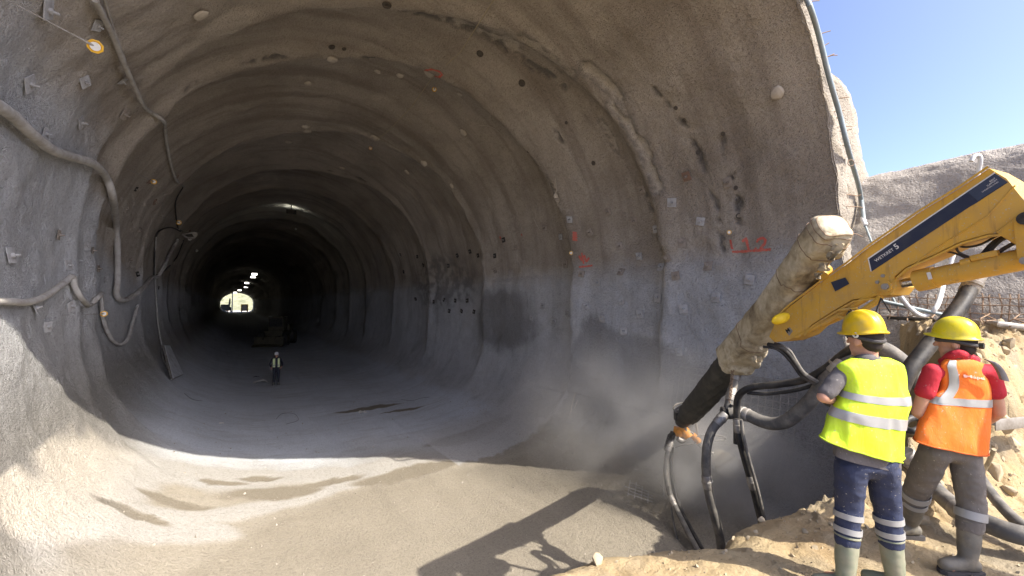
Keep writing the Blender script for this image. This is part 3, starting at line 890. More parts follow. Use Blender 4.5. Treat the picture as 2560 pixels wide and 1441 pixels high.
# decals on the side of the boom
def decal(name, poly, off, mat, parent=boom):
    m = MB(); m.prism([bp(x, y, off) for x, y in poly], BN * 0.0025); return m.build(name, mat, parent, False)
decal('decal_band', [(2172, 647), (2487, 434), (2520, 456), (2442, 507), (2420, 520), (2179, 679)], -0.0045, M_NAVY)
decal('decal_panel', [(2419, 480), (2486, 436), (2517, 456), (2445, 503)], -0.0075, M_NAVY2)
decal('decal_edge', [(2169, 646), (2486, 431), (2487, 434), (2172, 648), (2179, 679), (2176, 679)], -0.005, M_WHITE)
decal('cover_plate', [(2077, 706), (2113, 694), (2123, 710), (2088, 729)], -0.014, M_NAVY)

def text_mesh(body, size, bold=0.0, spacing=1.0):
    c = bpy.data.curves.new('lettering', 'FONT'); c.body = body; c.size = size; c.align_x = 'LEFT'; c.offset = bold
    c.space_character = spacing; c.extrude = 0.0; c.resolution_u = 3; c.space_line = 0.85
    o = bpy.data.objects.new('lettering', c); COL.objects.link(o)
    dg = bpy.context.evaluated_depsgraph_get(); me = bpy.data.meshes.new_from_object(o.evaluated_get(dg))
    bpy.data.objects.remove(o, do_unlink=True)
    return me
def lettering(body, p0, X, Y, length, parent, mat, name='lettering', bold=0.0, align=None, skew=0.0):
    """flat lettering from p0 along X, scaled to a length"""
    me = text_mesh(body, 1.0, bold)
    xs = [v.co.x for v in me.vertices]; w = max(xs) - min(xs); k = length / w; o0 = wloc(parent)
    for v in me.vertices:
        x = (v.co.x - min(xs)) * k; y = v.co.y * k
        v.co = p0 + X * (x + skew * y) + Y * y - o0
    me.name = name
    return link(name, me, mat, parent, False)
a = bp(2190, 656, -0.0085); b = bp(2258, 611, -0.0085); X = (b - a).normalized(); Y = BN.cross(X).normalized()
if Y.z < 0: Y = -Y
lettering('WETKRET', a, X, Y, (bp(2236, 626, -.0085) - a).length, boom, M_WHITE, bold=0.012)
a5 = bp(2241, 624, -0.0085); lettering("5", a5, X, Y, (bp(2249, 618.5, -.0085) - a5).length, boom, M_WHITE, bold=0.02)
for k_, (w_, pa, pb) in enumerate((('BEST', (2476, 456), (2490, 447)), ('SUPPORT', (2469, 467), (2495, 450)), ('UNDERGROUND', (2456, 482), (2497, 456)))):
    a = bp(*pa, -0.0095); b = bp(*pb, -0.0095)
    lettering(w_, a, (b - a).normalized(), Y, (b - a).length, boom, M_WHITE)
# logo badge at the fork
decal('badge', [(1964, 829), (1973, 818), (1982, 828), (1973, 840)], -0.004, M_STEEL)
lettering('M', bp(1968, 833, -0.008), X, Y, 0.045, boom, M_BLACK, 'badge_mark', 0.03)
# pivot pins
def disc(name, px, py, r, off, th, mat, parent):
    m = MB(); c = bp(px, py, off); m.cyl(c, c + BN * th, r, 24); return m.build(name, mat, parent)
p_ = disc('pivot_pin', 2211, 717, 0.055, -0.03, 0.4, M_YEL, boom); disc('pin_head', 2211, 717, 0.03, -0.05, 0.03, M_STEEL, boom)
for (x, y) in ((2192, 706), (2206, 690)): disc('bolt_head', x, y, 0.016, -0.012, 0.02, M_STEEL, boom)
# rotary drum in the fork; the sunlit patch beside it is put in as brighter yellow
m = MB(); m.cyl(at(1985, 797, 5.32), at(2030, 770, 5.02), 0.150, 28)
dr = m.build('rotary_drum', M_YEL, machine)
m = MB()
for t in (0.08, 0.5, 0.92):
    c = at(1985, 797, 5.32).lerp(at(2030, 770, 5.02), t); d = (at(2030, 770, 5.02) - at(1985, 797, 5.32)).normalized()
    m.cyl(c - d * 0.015, c + d * 0.015, 0.159, 28)
m.build('drum_band', M_YEL, dr)
m = MB(); m.box(at(1951, 797, 4.98), (0.19, 0.07, 0.115), VR * 0.94 + VU * 0.3, None, None, 0.02) if False else m.ell(at(1952, 797, 4.95), VR * 0.11 + UP * 0.035, VF * 0.05, UP * 0.062 - VR * 0.01, 10, 6)
m.build('sunlit_yellow_patch', M_YELB, machine)
m = MB(); m.cyl(at(2052, 690, 4.75), at(2062, 672, 4.8), 0.075, 20); m.build('slew_boss', M_YEL, machine)
# parallel guide bar below the boom
m = MB()
gl = [(1990, 842, 0.02), (2050, 812, 0.02), (2118, 776, 0.02), (2170, 742, 0.02), (2196, 733, 0.02)]
m.tube([bp(x, y, o) for x, y, o in gl], 0.028, 8)
gl = [(2018, 832, 0.10), (2100, 796, 0.12), (2130, 780, 0.12)]
m.tube([bp(x, y, o) for x, y, o in gl], 0.022, 8)
gl = [(2118, 790, 0.0), (2150, 782, 0.0), (2190, 755, 0.0), (2203, 742, 0.0)]
m.tube([bp(x, y, o) for x, y, o in gl], 0.03, 8)
m.build('guide_bar', M_YEL, machine)
m = MB(); m.tube([bp(2098, 776, -.02), bp(2142, 772, -.02), bp(2150, 786, -.02), bp(2118, 797, -.02), bp(2095, 792, -.02)], 0.018, 8); m.build('guide_bracket', M_YEL, machine)
def ring(m, c, r, w, X, Y, n=20):
    m.tube([c + X * (r * math.cos(2 * math.pi * i / n)) + Y * (r * math.sin(2 * math.pi * i / n)) for i in range(n + 1)], w, 6, False)
m = MB(); c = bp(2125, 789, -0.03); ring(m, c, 0.034, 0.007, VR, UP); ring(m, c + UP * 0.05, 0.016, 0.007, VF, UP); m.tube([c - UP * .03, c - UP * .11], .008, 6)
m.build('hanging_shackle', M_BLACK, machine)
m = MB(); c = bp(2203, 758, -0.02)
m.tube([c + UP * .05, c - VR * .06 - UP * .10, c + VR * .09 - UP * .10, c + UP * .05], .007, 6)
m.build('chain_triangle', M_BLACK, machine)
# hydraulic cylinder
ca = bp(2211, 717, 0.1); cb = bp(2292, 703, 0.1); ce = bp(2640, 632, 0.1)
m = MB(); m.cyl(ca, cb.lerp(ce, .05), 0.042, 24); rod = m.build('piston_rod', M_CHROME, machine)
m = MB(); d = (ce - cb).normalized(); m.cyl(cb + d * .12, ce, 0.088, 28); cy = m.build('cylinder_barrel', M_YEL, machine)
m = MB(); m.cyl(cb, cb + d * .14, 0.102, 28); m.build('cylinder_gland', M_YEL, cy)
m = MB(); c = bp(2324, 690, 0.0) - BN * 0.004; m.box(c, (0.028, 0.006, 0.065), d, BN, None); m.build('type_plate', M_WHITE, cy, False)
m = MB(); m.cyl(bp(2420, 662, 0.08), bp(2640, 610, 0.08), 0.022, 12); m.cyl(bp(2404, 659, .06), bp(2430, 653, .06), .035, 14)
m.box(bp(2462, 640, 0.05), (0.17, 0.06, 0.05), d, BN, None, 0.008)
m.build('oil_pipe', M_YEL, cy)
m = MB(); m.ell(bp(2363, 672, 0.1), VR * 0.022, VF * 0.022, UP * 0.022, 10, 8); m.build('grease_nipple', M_COVER, cy)
# end bracket with the slotted lug
lug = [(2534, 548), (2545, 536), (2565, 530), (2600, 535), (2622, 560), (2625, 655), (2600, 672), (2556, 662), (2542, 640), (2536, 590)]
lu = part_bm('end_bracket', plate_shape(lug, -0.05, 0.04, 0.006), M_YEL, machine)
disc('bracket_pin', 2563, 546, 0.05, -0.07, 0.03, M_BLACK, lu); disc('bracket_bolt', 2560, 652, 0.028, -0.065, 0.03, M_STEEL, lu)
# hydraulic hoses on the boom
for pts, r in (([(2393, 608), (2400, 616), (2420, 618), (2450, 612), (2478, 598), (2500, 584)], .010), ([(2388, 612), (2396, 630), (2415, 640), (2432, 645)], .010), ([(2358, 628), (2385, 633), (2410, 643), (2430, 650)], .009),
               ([(2440, 655), (2458, 632), (2485, 604), (2520, 588)], .013), ([(2462, 646), (2480, 620), (2505, 598), (2540, 588)], .019), ([(2486, 640), (2510, 622), (2540, 606)], .016), ([(2492, 642), (2520, 632), (2545, 626)], .012)):
    m = MB(); m.tube([bp(x, y, 0.12 + 0.02 * i) for i, (x, y) in enumerate(pts)], r, 8, True, 5); m.build('hydraulic_hose', M_RUB, machine)

# rest of the machine, to the right of and behind the camera
e1 = bp(2620, 590, 0.17)
k1 = Vector((5.35, -0.55, 6.1)); k2 = Vector((5.5, -3.4, 5.1)); k3 = Vector((5.6, -4.6, 4.6))
m = MB(); d = (k1 - e1).normalized(); m.box(e1.lerp(k1, .5), ((k1 - e1).length + .3, .34, .42), d, d.cross(UP).cross(d) if False else UP.cross(d), None, .02); m.build('boom_elbow', M_YEL, machine)
m = MB(); d = (k2 - k1).normalized(); m.box(k1.lerp(k2, .5), ((k2 - k1).length + .3, .36, .44), d, UP.cross(d), None, .02); m.build('rear_boom', M_YEL, machine)
m = MB(); d = (k3 - k2).normalized(); m.box(k2.lerp(k3, .5), ((k3 - k2).length + .2, .4, .5), d, UP.cross(d), None, .02)
m.cyl((5.6, -4.8, 3.9), (5.6, -4.8, 4.8), .42, 24); m.build('turret', M_YEL, machine)
m = MB(); m.box((5.6, -6.9, 3.6), (1.9, 5.2, .55), None, None, None, .05); m.box((5.6, -7.6, 4.2), (1.8, 2.4, .7), None, None, None, .08); m.build('carrier_body', M_YEL, machine)
m = MB(); m.box((5.15, -5.0, 4.4), (.85, 1.2, 1.3), None, None, None, .08); cab = m.build('cabin', M_YEL, machine)
m = MB(); m.box((5.15, -4.39, 4.6), (.7, .02, .7)); m.box((4.715, -5.0, 4.6), (.02, .95, .7)); m.build('cabin_glass', M_BLACK, cab, False)
for sx in (4.55, 6.65):
    for sy in (-5.3, -8.4):
        m = MB(); m.cyl((sx - .18, sy, 3.28), (sx + .18, sy, 3.28), .5, 28); w = m.build('wheel', M_RUB, machine)
        m = MB(); m.cyl((sx - .19, sy, 3.28), (sx + .19, sy, 3.28), .26, 20); m.build('rim', M_YEL, w)

# the lance in its canvas wrap
LA = [(2090, 561, 4.36, .075), (2086, 565, 4.38, .15), (2082, 570, 4.42, .187), (2066, 592, 4.52, .20), (2030, 640, 4.8, .20), (1965, 735, 5.4, .21), (1905, 815, 6.0, .235), (1862, 868, 6.4, .255), (1836, 900, 6.75, .27)]
def axis(L, k):
    P = [at(x, y, d) for x, y, d, r in L]; return spline(P, [r for *_, r in L], k)
P, Rr = axis(LA, 14); n = len(P); seg = 56; d0 = (P[-1] - P[0]).normalized()
sx = d0.cross(UP).normalized(); sy = sx.cross(d0).normalized()
V = []; 
for i in range(n):
    for k in range(seg):
        t = 2 * math.pi * k / seg; c, s = math.cos(t), math.sin(t)
        q = 2 / 3.6
        V.append(P[i] + sx * (Rr[i] * math.copysign(abs(c) ** q, c) * 0.95) + sy * (Rr[i] * math.copysign(abs(s) ** q, s) * 0.95))
V = np.array([tuple(v) for v in V]); cen = np.repeat(np.array([tuple(p) for p in P]), seg, 0); od = V - cen; od /= np.linalg.norm(od, axis=1)[:, None]
low = np.clip(-(od @ np.array(UP)), 0, 1) + 0.35 * np.clip(od @ np.array(VR), 0, 1)
fold = fbm(V * 5.5, 4, 601); cross = np.abs(fbm(V * 3.1, 3, 603))
st = (V @ np.array(d0)) * 9
V = V + od * (0.009 * fold + 0.040 * low * fold + 0.05 * low * np.maximum(0, fbm(V * 3.0, 3, 607)) - 0.022 * (1 - cross * 5).clip(0, 1) * (0.3 + low) + 0.010 * np.sin(st * 1.6 + 5 * fold) * low)[:, None]
m = MB(); m.loft([[Vector(V[i * seg + k]) for k in range(seg)] for i in range(n)])
cover = m.build('canvas_cover', M_COVER, machine, True, 75)
for f in (0.16, 0.27, 0.36, 0.46, 0.58, 0.80):
    i = int(f * (n - 1)); m = MB()
    m.tube([Vector(cen[i * seg]) + (Vector(V[((i + int(1.6 * math.sin(k * 2 * math.pi / seg + f * 20)))) * seg + k % seg]) - Vector(cen[i * seg])) * 1.015 for k in range(seg + 1)], .004, 5, False)
    m.build('tie_wire', M_RUST, cover)
# loose flaps of canvas hanging under the wrap
for (x, y, dd, w, h) in ((2098, 622, 4.3, .05, .10), (2084, 640, 4.35, .06, .09), (2062, 668, 4.5, .05, .09), (2045, 690, 4.65, .04, .07), (1893, 893, 6.1, .09, .16), (1868, 925, 6.5, .07, .14), (1905, 870, 6.0, .08, .12)):
    m = MB(); c = at(x, y, dd); R0 = []
    for j in range(7):
        u = j / 6
        R0.append([c + VR * (w * (1 - .55 * u) * (q - .5) * 2 + .02 * math.sin(q * 9 + j)) + UP * (h * (.5 - u)) + VF * (.035 * math.sin(q * 8 + 2 * u + x) + .02 * u) for q in np.linspace(0, 1, 9)])
    for R1 in (R0,):
        b0 = [p for r in R1 for p in r]; b1 = [p + VF * .012 for p in b0]
        fs = [(i * 9 + k, i * 9 + k + 1, (i + 1) * 9 + k + 1, (i + 1) * 9 + k) for i in range(6) for k in range(8)]
        m.add(b0, fs); m.add(b1, [f[::-1] for f in fs])
    m.build('canvas_flap', M_COVER, cover)
LB = [(1842, 893, 6.68, .215), (1815, 925, 7.05, .215), (1768, 984, 7.95, .225), (1722, 1036, 8.95, .215)]
P, Rr = axis(LB, 16); n = len(P); V = []
for i in range(n):
    d = (P[min(i + 1, n - 1)] - P[max(0, i - 1)]).normalized(); ax = d.cross(UP).normalized(); ay = ax.cross(d)
    rr = Rr[i] * (1 + 0.018 * math.sin(i * 1.7))
    V.append([P[i] + ax * (rr * math.cos(2 * math.pi * k / 32)) + ay * (rr * math.sin(2 * math.pi * k / 32)) + Vector((0, 0, 1)) * (0.015 * math.sin(k * 2.3 + i * .6)) for k in range(32)])
m = MB(); m.loft(V); sleeve = m.build('lance_sleeve', mat_plain('grimy_dark_fabric', (0.050, 0.048, 0.042), .8, 0, (0.115, 0.105, 0.085), 5, .8, .4, 30), machine)
# head of the lance and the nozzle
ND = 9.15
m = MB(); m.tube([at(1724, 1034, 8.9), at(1708, 1048, 9.1), at(1702, 1062, 9.15)], [.20, .17, .12], 20); m.box(at(1696, 1040, 9.1), (.16, .16, .2), VR, VF, UP, .02)
head = m.build('lance_head', M_BLACK, machine)
m = MB(); m.ell(at(1700, 1082, ND), VR * .115, VF * .11, VU * .115, 16, 12); m.cyl(at(1703, 1066, ND), at(1722, 1094, ND - .1), .105, 18); m.cyl(at(1692, 1068, ND), at(1690, 1086, ND), .06, 14)
nz = m.build('nozzle_motor', M_ORANGE, machine)
m = MB()
P4 = [(1712, 1060), (1722, 1048), (1740, 1058), (1745, 1088), (1741, 1092), (1728, 1082), (1716, 1080)]; H4 = [(1722, 1058), (1734, 1064), (1737, 1076), (1724, 1072)]
pl = [at(x, y, ND - .12) for x, y in P4]
for i in range(len(P4)):
    m.tube([pl[i], pl[(i + 1) % len(P4)]], .028, 6)
m.build('nozzle_bracket', M_STEEL, nz)
m = MB(); m.tube([at(1730, 1086, ND - .1), at(1738, 1094, ND - .1), at(1747, 1106, ND - .12)], [.055, .075, .065], 14); m.build('nozzle_body', M_ORANGE, nz)
m = MB(); m.tube([at(1747, 1106, ND - .12), at(1752, 1112, ND - .12), at(1758, 1120, ND - .14), at(1764, 1127, ND - .15)], [.072, .06, .066, .05], 12); m.tube([at(1764, 1127, ND - .15), at(1784, 1134, ND - .2)], [.035, .024], 10)
m.build('nozzle_tip', M_STEEL, nz)
m = MB(); m.tube([at(x, y, ND - .1) for x, y in ((1694, 1097), (1704, 1102), (1716, 1098))], [.05, .06, .04], 10, True, 3); m.build('valve', M_STEEL, nz)
m = MB()
for i in range(7):
    c = at(1679 - i * 1.6, 1088 + i * 5.5, ND); ring(m, c, .082, .014, VR * .9 + VU * .3, VF, 18)
m.tube([at(1683, 1080, ND), at(1668, 1128, ND)], .055, 12); m.build('bellows', M_BLACK, nz)
m = MB(); m.tube([at(x, y, ND - .15) for x, y in ((1735, 1094), (1752, 1090), (1780, 1088), (1800, 1090), (1812, 1095), (1810, 1100), (1790, 1102), (1770, 1104))], .016, 8, True, 5); m.build('water_hose', M_RUBG, nz)
m = MB(); m.tube([at(x, y, ND - .15) for x, y in ((1688, 1119), (1700, 1114), (1724, 1111), (1740, 1106))], .013, 8, True, 4); m.build('air_hose', M_RUBG, nz)
m = MB()
for a in ((0, 0), (5, 6)):
    m.tube([at(x + a[0], y + a[1], 8.95) for x, y in ((1718, 1006), (1704, 1008), (1690, 1012), (1683, 1020), (1688, 1026), (1700, 1018), (1714, 1012))], .017, 8, True, 4)
m.build('hose_loop', M_RUBG, head)
# chain from the canvas to the hose clamp
m = MB(); c0 = at(1833, 912, 6.5); c1 = at(1822, 1022, 6.5)
for i in range(22):
    c = c0.lerp(c1, i / 21); ring(m, c, .022, .006, (VR if i % 2 else VF), UP, 8)
m.build('lifting_chain', M_RUST, machine)
m = MB(); m.box(at(1816, 1034, 6.5), (.16, .14, .15), VR, VF, UP, .03); m.tube([at(1806, 1026, 6.45), at(1806, 1018, 6.45)], .03, 8); m.tube([at(1826, 1022, 6.45), at(1830, 1012, 6.45)], .025, 8)
m.build('hose_clamp', M_BLACK, machine)

# ------------------------------------------------------------------ hoses
def hose(name, pts, r, mat, label, group=None, cat='hose', k=6, seg=12, ribs=0.0):
    P = [at(*p) if len(p) == 3 and not isinstance(p, Vector) else Vector(p) for p in pts]
    m = MB(); Q, rr = spline(P, [r] * len(P), k)
    if ribs: rr = [x * (1 + ribs * (i % 2)) for i, x in enumerate(rr)]
    m.tube(Q, rr, seg); base = Vector(P[-1]); o = m.top(name, mat, base, label, cat, group)
    if r > .05:                                                     # steel couplings crimped on the thick hoses
        for f in (.10, .55):
            i = max(1, min(len(Q) - 2, int(f * len(Q)))); d = (Q[i + 1] - Q[i - 1]).normalized(); m = MB()
            m.tube([Q[i] - d * .10, Q[i] - d * .09, Q[i] - d * .02, Q[i] - d * .015, Q[i] + d * .015, Q[i] + d * .02, Q[i] + d * .09, Q[i] + d * .10], [r * 1.02, r * 1.1, r * 1.1, r * 1.22, r * 1.22, r * 1.1, r * 1.1, r * 1.02], 14); m.build('coupling', M_STEEL, o)
    return o
G1 = 'concrete and hydraulic hoses hanging from the boom'
hose('concrete_hose', [(1822, 1034, 6.45), (1845, 1033, 6.4), (1873, 1040, 6.25), (1905, 1054, 6.1), (1938, 1060, 5.95), (1970, 1051, 5.8), (2006, 1022, 5.65), (2040, 985, 5.5), (2080, 930, 5.35), (2125, 885, 5.2), (2165, 868, 5.1), (2205, 872, 5.0), (2248, 900, 4.9), (2290, 945, 4.85), (2330, 1010, 4.85), (2350, 1070, 5.0)],
     .088, M_RUBG, 'thick dust caked hose sagging from the clamp to behind the yellow vest', G1)
hose('concrete_hose', [(1812, 1038, 6.45), (1800, 1050, 6.45), (1780, 1076, 6.45), (1768, 1115, 6.45), (1765, 1160, 6.45), (1768, 1205, 6.45), (1776, 1250, 6.45), (1788, 1295, 6.45), (1800, 1345, 6.5), (1805, 1395, 6.6)],
     .066, M_RUBG, 'pale dusty hose curving down from the clamp into the pit', G1)
hose('concrete_hose', [(1842, 932, 6.7), (1834, 962, 6.65), (1825, 1000, 6.55), (1818, 1030, 6.5)], .062, M_RUBG, 'short hose hanging from the canvas wrap to the clamp', G1)
hose('hydraulic_hose', [(1842, 1110, 6.3), (1842, 1060, 6.3), (1842, 1020, 6.25), (1846, 992, 6.2), (1862, 976, 6.1), (1892, 967, 6.0), (1950, 961, 5.8), (2009, 950, 5.6), (2060, 924, 5.4), (2110, 885, 5.2), (2150, 862, 5.0)],
     .048, M_RUB, 'black hose bending over from the pit toward the yellow vest', G1)
hose('hydraulic_hose', [(1868, 982, 6.1), (1900, 985, 6.0), (1931, 984, 5.9), (1989, 976, 5.7), (2035, 962, 5.55), (2080, 940, 5.4)], .026, M_RUB, 'thinner black hose slung just under the bent black one', G1)
hose('hydraulic_hose', [(1843, 1046, 6.25), (1848, 1090, 6.25), (1863, 1150, 6.25), (1882, 1217, 6.25), (1899, 1284, 6.25), (1915, 1350, 6.3)], .052, M_RUB, 'black hose falling straight from the bend into the dark pit', G1)
hose('hydraulic_hose', [(1853, 1050, 6.15), (1858, 1090, 6.15), (1873, 1150, 6.15), (1892, 1217, 6.15), (1908, 1284, 6.15), (1922, 1350, 6.2)], .024, M_RUBG, 'grey line lying along the falling black hose', G1)
for i, (dx, dy) in enumerate(((0, 0), (9, -3), (-6, 5))):
    hose('hydraulic_hose', [(1920 + dx * 2, 862 + dy, 5.5), (1946 + dx, 868 + dy, 5.4), (1966 + dx, 882 + dy, 5.4), (1984 + dx * .6, 905 + dy, 5.4), (2006 + dx * .5, 936 + dy, 5.4), (2040 + dx * .4, 957 + dy, 5.4)], (.03, .02, .016)[i], (M_RUB, M_RUBG, M_RUB)[i],
         ('dark bundle hose under the boom tip', 'pale outer hose of the bundle under the boom tip', 'thinnest hose of the bundle under the boom tip')[i], G1)
hose('control_cable', [(1680, 1100, 9.1), (1668, 1138, 9.0), (1665, 1180, 8.9), (1674, 1233, 8.7), (1702, 1295, 8.3), (1736, 1362, 7.7), (1760, 1400, 7.3)], .052, M_RUBG, 'outermost grey hose looping down from the orange nozzle', G1)
hose('control_cable', [(1680, 1118, 9.05), (1678, 1150, 9.0), (1683, 1210, 8.8), (1699, 1268, 8.5), (1739, 1344, 7.9), (1765, 1390, 7.5)], .042, M_RUB, 'inner dark hose looping down from the orange nozzle', G1)
hose('control_cable', [(1672, 1215, 8.7), (1676, 1260, 8.6), (1684, 1307, 8.4), (1694, 1357, 8.1), (1702, 1395, 8.0)], .02, M_RUBG, 'thin drooping cable left of the nozzle hoses', G1)
hose('concrete_hose', [(2436, 700, 4.3), (2424, 722, 4.3), (2400, 765, 4.25), (2360, 815, 4.2), (2315, 872, 4.15), (2272, 928, 4.1), (2245, 985, 4.1)], .070, M_RUB, 'heavy black hose slanting down from the boom between the two helmets', G1, ribs=0.0)
G2 = 'hoses lying on the ground by the orange vest'
gz = 2.93
def gpt(px, py, z): return onz(px, py, z)
hose('ground_hose', [gpt(2262, 1132, 3.2), gpt(2290, 1165, 3.08), gpt(2318, 1198, 2.98), gpt(2350, 1236, gz), gpt(2400, 1277, gz), gpt(2450, 1302, gz), gpt(2510, 1326, gz), gpt(2560, 1340, gz), gpt(2640, 1352, gz)], .070, M_RUBG, 'fat grey hose crossing the sand behind the grey trousers', G2)
hose('ground_hose', [gpt(2440, 1178, 3.05), gpt(2462, 1212, 2.99), gpt(2492, 1252, 2.95), (gpt(2530, 1293, 2.92)), gpt(2575, 1330, 2.9), gpt(2640, 1372, 2.88)], .042, M_RUBG, 'slimmer grey hose beside the rubble at the right edge', G2)
hose('ground_hose', [gpt(2256, 1062, 3.45), gpt(2272, 1048, 3.5), gpt(2298, 1046, 3.5), gpt(2304, 1066, 3.45), gpt(2282, 1078, 3.42), gpt(2262, 1072, 3.42)], .03, M_RUB, 'black hose curled on the rubble between the two workers', G2)
# white conduit loop, pipes
def slope_pt(px, py, lift): return hit(px, py, ('slope', 'portal', 'bank', 'wall'), lift)[0]
wc = [(2428, 404), (2433, 394), (2441, 389), (2449, 392), (2451, 402), (2445, 450), (2420, 545), (2388, 640), (2366, 705)]
P = [slope_pt(x, min(y, 1000), 0.10) if y > 410 else at(x, y, 8.35) for x, y in wc]
lo_ = [(2345, 760), (2322, 787), (2298, 788), (2270, 766), (2247, 735), (2228, 700)]
P += [at(x, y, 7.1) for x, y in lo_]
hose('conduit', P, .036, M_PIPEW, 'white plastic conduit looping down the slope behind the boom', None, 'conduit')
pp = [(1985, -60, 7.9), (2003, 0, 7.85), (2030, 95, 7.8), (2058, 190, 7.7), (2082, 290, 7.6), (2105, 385, 7.45), (2136, 485, 7.3), (2164, 562, 7.15)]
def lean(px, py, d):
    try: return hit(px, py, ('portal', 'slope', 'wall'), .11)[0]
    except ValueError: return at(px, py, d)
m = MB(); m.tube([lean(p[0], p[1], 9.0) if i > 0 else at(*p[:2], 8.9) for i, p in enumerate(pp)], .044, 14, True, 4)
pipe = empty('drain_pipe', at(2220, 700, 7.0), 'long blue grey pipe leaning against the sunlit collar edge', 'pipe')
m.build('pipe_run', M_PIPEB, pipe)
m = MB(); m.tube([lean(2160, 552, 8.8), lean(2163, 560, 8.8), lean(2168, 573, 8.8)], [.045, .055, .045], 14); m.build('coupling', M_PIPEW, pipe)
m = MB(); m.tube([lean(2166, 568, 8.8), lean(2182, 612, 8), lean(2205, 670, 8), lean(2222, 720, 8), slope_pt(2250, 775, .1)], .022, 12, True, 3); m.build('lower_pipe', M_PIPEB, pipe)
m = MB(); ring(m, lean(2110, 412, 8.9), .06, .008, VR, UP); m.build('hanger_hook', M_RUST, pipe)
m = MB(); m.tube([at(2200, 752, 7.3), at(2360, 788, 7.0)], .03, 12); m.top('steel_tube', M_PIPEB, at(2280, 770, 7.15), 'straight grey tube slanting in front of the rebar mesh', 'pipe')
m = MB(); m.tube([slope_pt(2222, 797, .05), slope_pt(2290, 803, .05), slope_pt(2345, 806, .05), slope_pt(2400, 806, .06)], .034, 12, True, 3); m.top('ground_pipe', M_RUB, slope_pt(2300, 803, .0), 'black pipe lying along the foot of the slope', 'pipe')
m = MB(); m.tube([slope_pt(2428, 808, .05), slope_pt(2500, 816, .05), slope_pt(2570, 825, .05), slope_pt(2640, 834, .05)], .05, 12, True, 3); m.top('ground_pipe', M_STEEL, slope_pt(2500, 816, .0), 'pale metal pipe lying below the rebar mesh at the right edge', 'pipe')

# ------------------------------------------------------------------ people
def mat_cloth(name, col, dark=None, rough=0.85, bscale=22.0, bstr=0.35):
    k = NT(name); v = k.pos()
    a = k.noise(v, 9, 4, 0.6); w = k.noise(k.mapv(v, (1, 1, 0.45)), bscale, 3, 0.6, 0.8); sp = k.noise(v, 70, 2, 0.5)
    c = k.mix(k.rng(a, 0.45, 0.7, 0.0, 0.5), col, dark if dark else tuple(x * 0.72 for x in col))
    c = k.mix(k.math('MULTIPLY', k.rng(sp, 0.66, 0.71, 0.0, 0.6), k.rng(a, 0.40, 0.55, 0.0, 1.0)), c, (0.40, 0.37, 0.31))     # specks of cement
    n = k.bump(w, bstr, 0.012)
    return k.fin(c, rough, n)
M_SKIN = mat_plain('skin', (0.52, 0.285, 0.195), 0.55, 0, (0.44, 0.21, 0.14), 14, .5)
M_HAIR = mat_plain('dark_hair', (0.028, 0.020, 0.016), 0.7)
M_VESTY = mat_cloth('fluorescent_yellow_cloth', (0.54, 0.74, 0.03), (0.47, 0.58, 0.08), .7, 14, .6)
M_VESTO = mat_cloth('fluorescent_orange_cloth', (0.78, 0.17, 0.02), (0.64, 0.19, 0.06), .7, 14, .6)
M_REFL = mat_plain('reflective_tape', (0.33, 0.33, 0.325), 0.5, 0.2, (0.34, 0.335, 0.32), 14, .6)
M_GREYT = mat_cloth('grey_shirt_cloth', (0.115, 0.105, 0.105))
M_REDT = mat_cloth('red_shirt_cloth', (0.42, 0.025, 0.04), (0.30, 0.012, 0.025))
M_NAVYT = mat_cloth('navy_work_trousers', (0.030, 0.038, 0.075), (0.055, 0.06, 0.085), .85, 16, .6)
M_GREYP = mat_cloth('dusty_grey_trousers', (0.135, 0.122, 0.112), (0.20, 0.178, 0.155), .9, 16, .6)
M_BOOTG = mat_plain('sage_rubber_boot', (0.185, 0.205, 0.145), 0.55, 0, (0.30, 0.275, 0.20), 8, .8)
M_BOOTB = mat_plain('muddy_grey_boot', (0.13, 0.12, 0.10), 0.6, 0, (0.27, 0.23, 0.165), 8, .8)
M_HELM = mat_plain('yellow_helmet_plastic', (0.70, 0.46, 0.015), 0.36, 0, (0.50, 0.36, 0.09), 16, .7)
M_HELM2 = mat_plain('lemon_helmet_plastic', (0.68, 0.56, 0.02), 0.33, 0, (0.50, 0.43, 0.10), 16, .7)
M_HELMW = mat_plain('white_helmet_plastic', (0.75, 0.75, 0.74), 0.35)
M_STRAP = mat_plain('dark_webbing', (0.06, 0.055, 0.055), 0.75)
M_EYE = mat_plain('dark_eye', (0.02, 0.015, 0.012), 0.2)
M_DARKC = mat_cloth('dark_work_cloth', (0.03, 0.032, 0.045))


def union(mb, name, voxel, parent, mat, wrinkle=0.0, wscale=6.0, smooth=3, sharp=None, seed=0):
    """joins overlapping shapes into one continuous skin"""
    me = mb.mesh('tmp'); o = bpy.data.objects.new('tmp', me); COL.objects.link(o)
    r = o.modifiers.new('r', 'REMESH'); r.mode = 'VOXEL'; r.voxel_size = voxel; r.use_smooth_shade = True
    if smooth:
        s = o.modifiers.new('s', 'SMOOTH'); s.iterations = smooth; s.factor = 0.5
    dg = bpy.context.evaluated_depsgraph_get()
    out = bpy.data.meshes.new_from_object(o.evaluated_get(dg)); bpy.data.objects.remove(o, do_unlink=True)
    n = len(out.vertices); co = np.empty(n * 3); out.vertices.foreach_get('co', co); co = co.reshape(-1, 3)
    if wrinkle > 0:
        nr = np.empty(n * 3); out.vertices.foreach_get('normal', nr); nr = nr.reshape(-1, 3)
        q = co * np.array([1, 1, 0.6]) * wscale
        w = 0.6 * fbm(q, 3, 700 + seed) + 0.8 * (0.35 - np.abs(fbm(co * np.array([1, 1, 1.6]) * wscale * 1.3, 2, 720 + seed)))
        co = co + nr * (w * wrinkle)[:, None]
    co = co - np.array(wloc(parent)); out.vertices.foreach_set('co', co.ravel()); out.update()
    out.name = name
    return link(name, out, mat, parent, True)


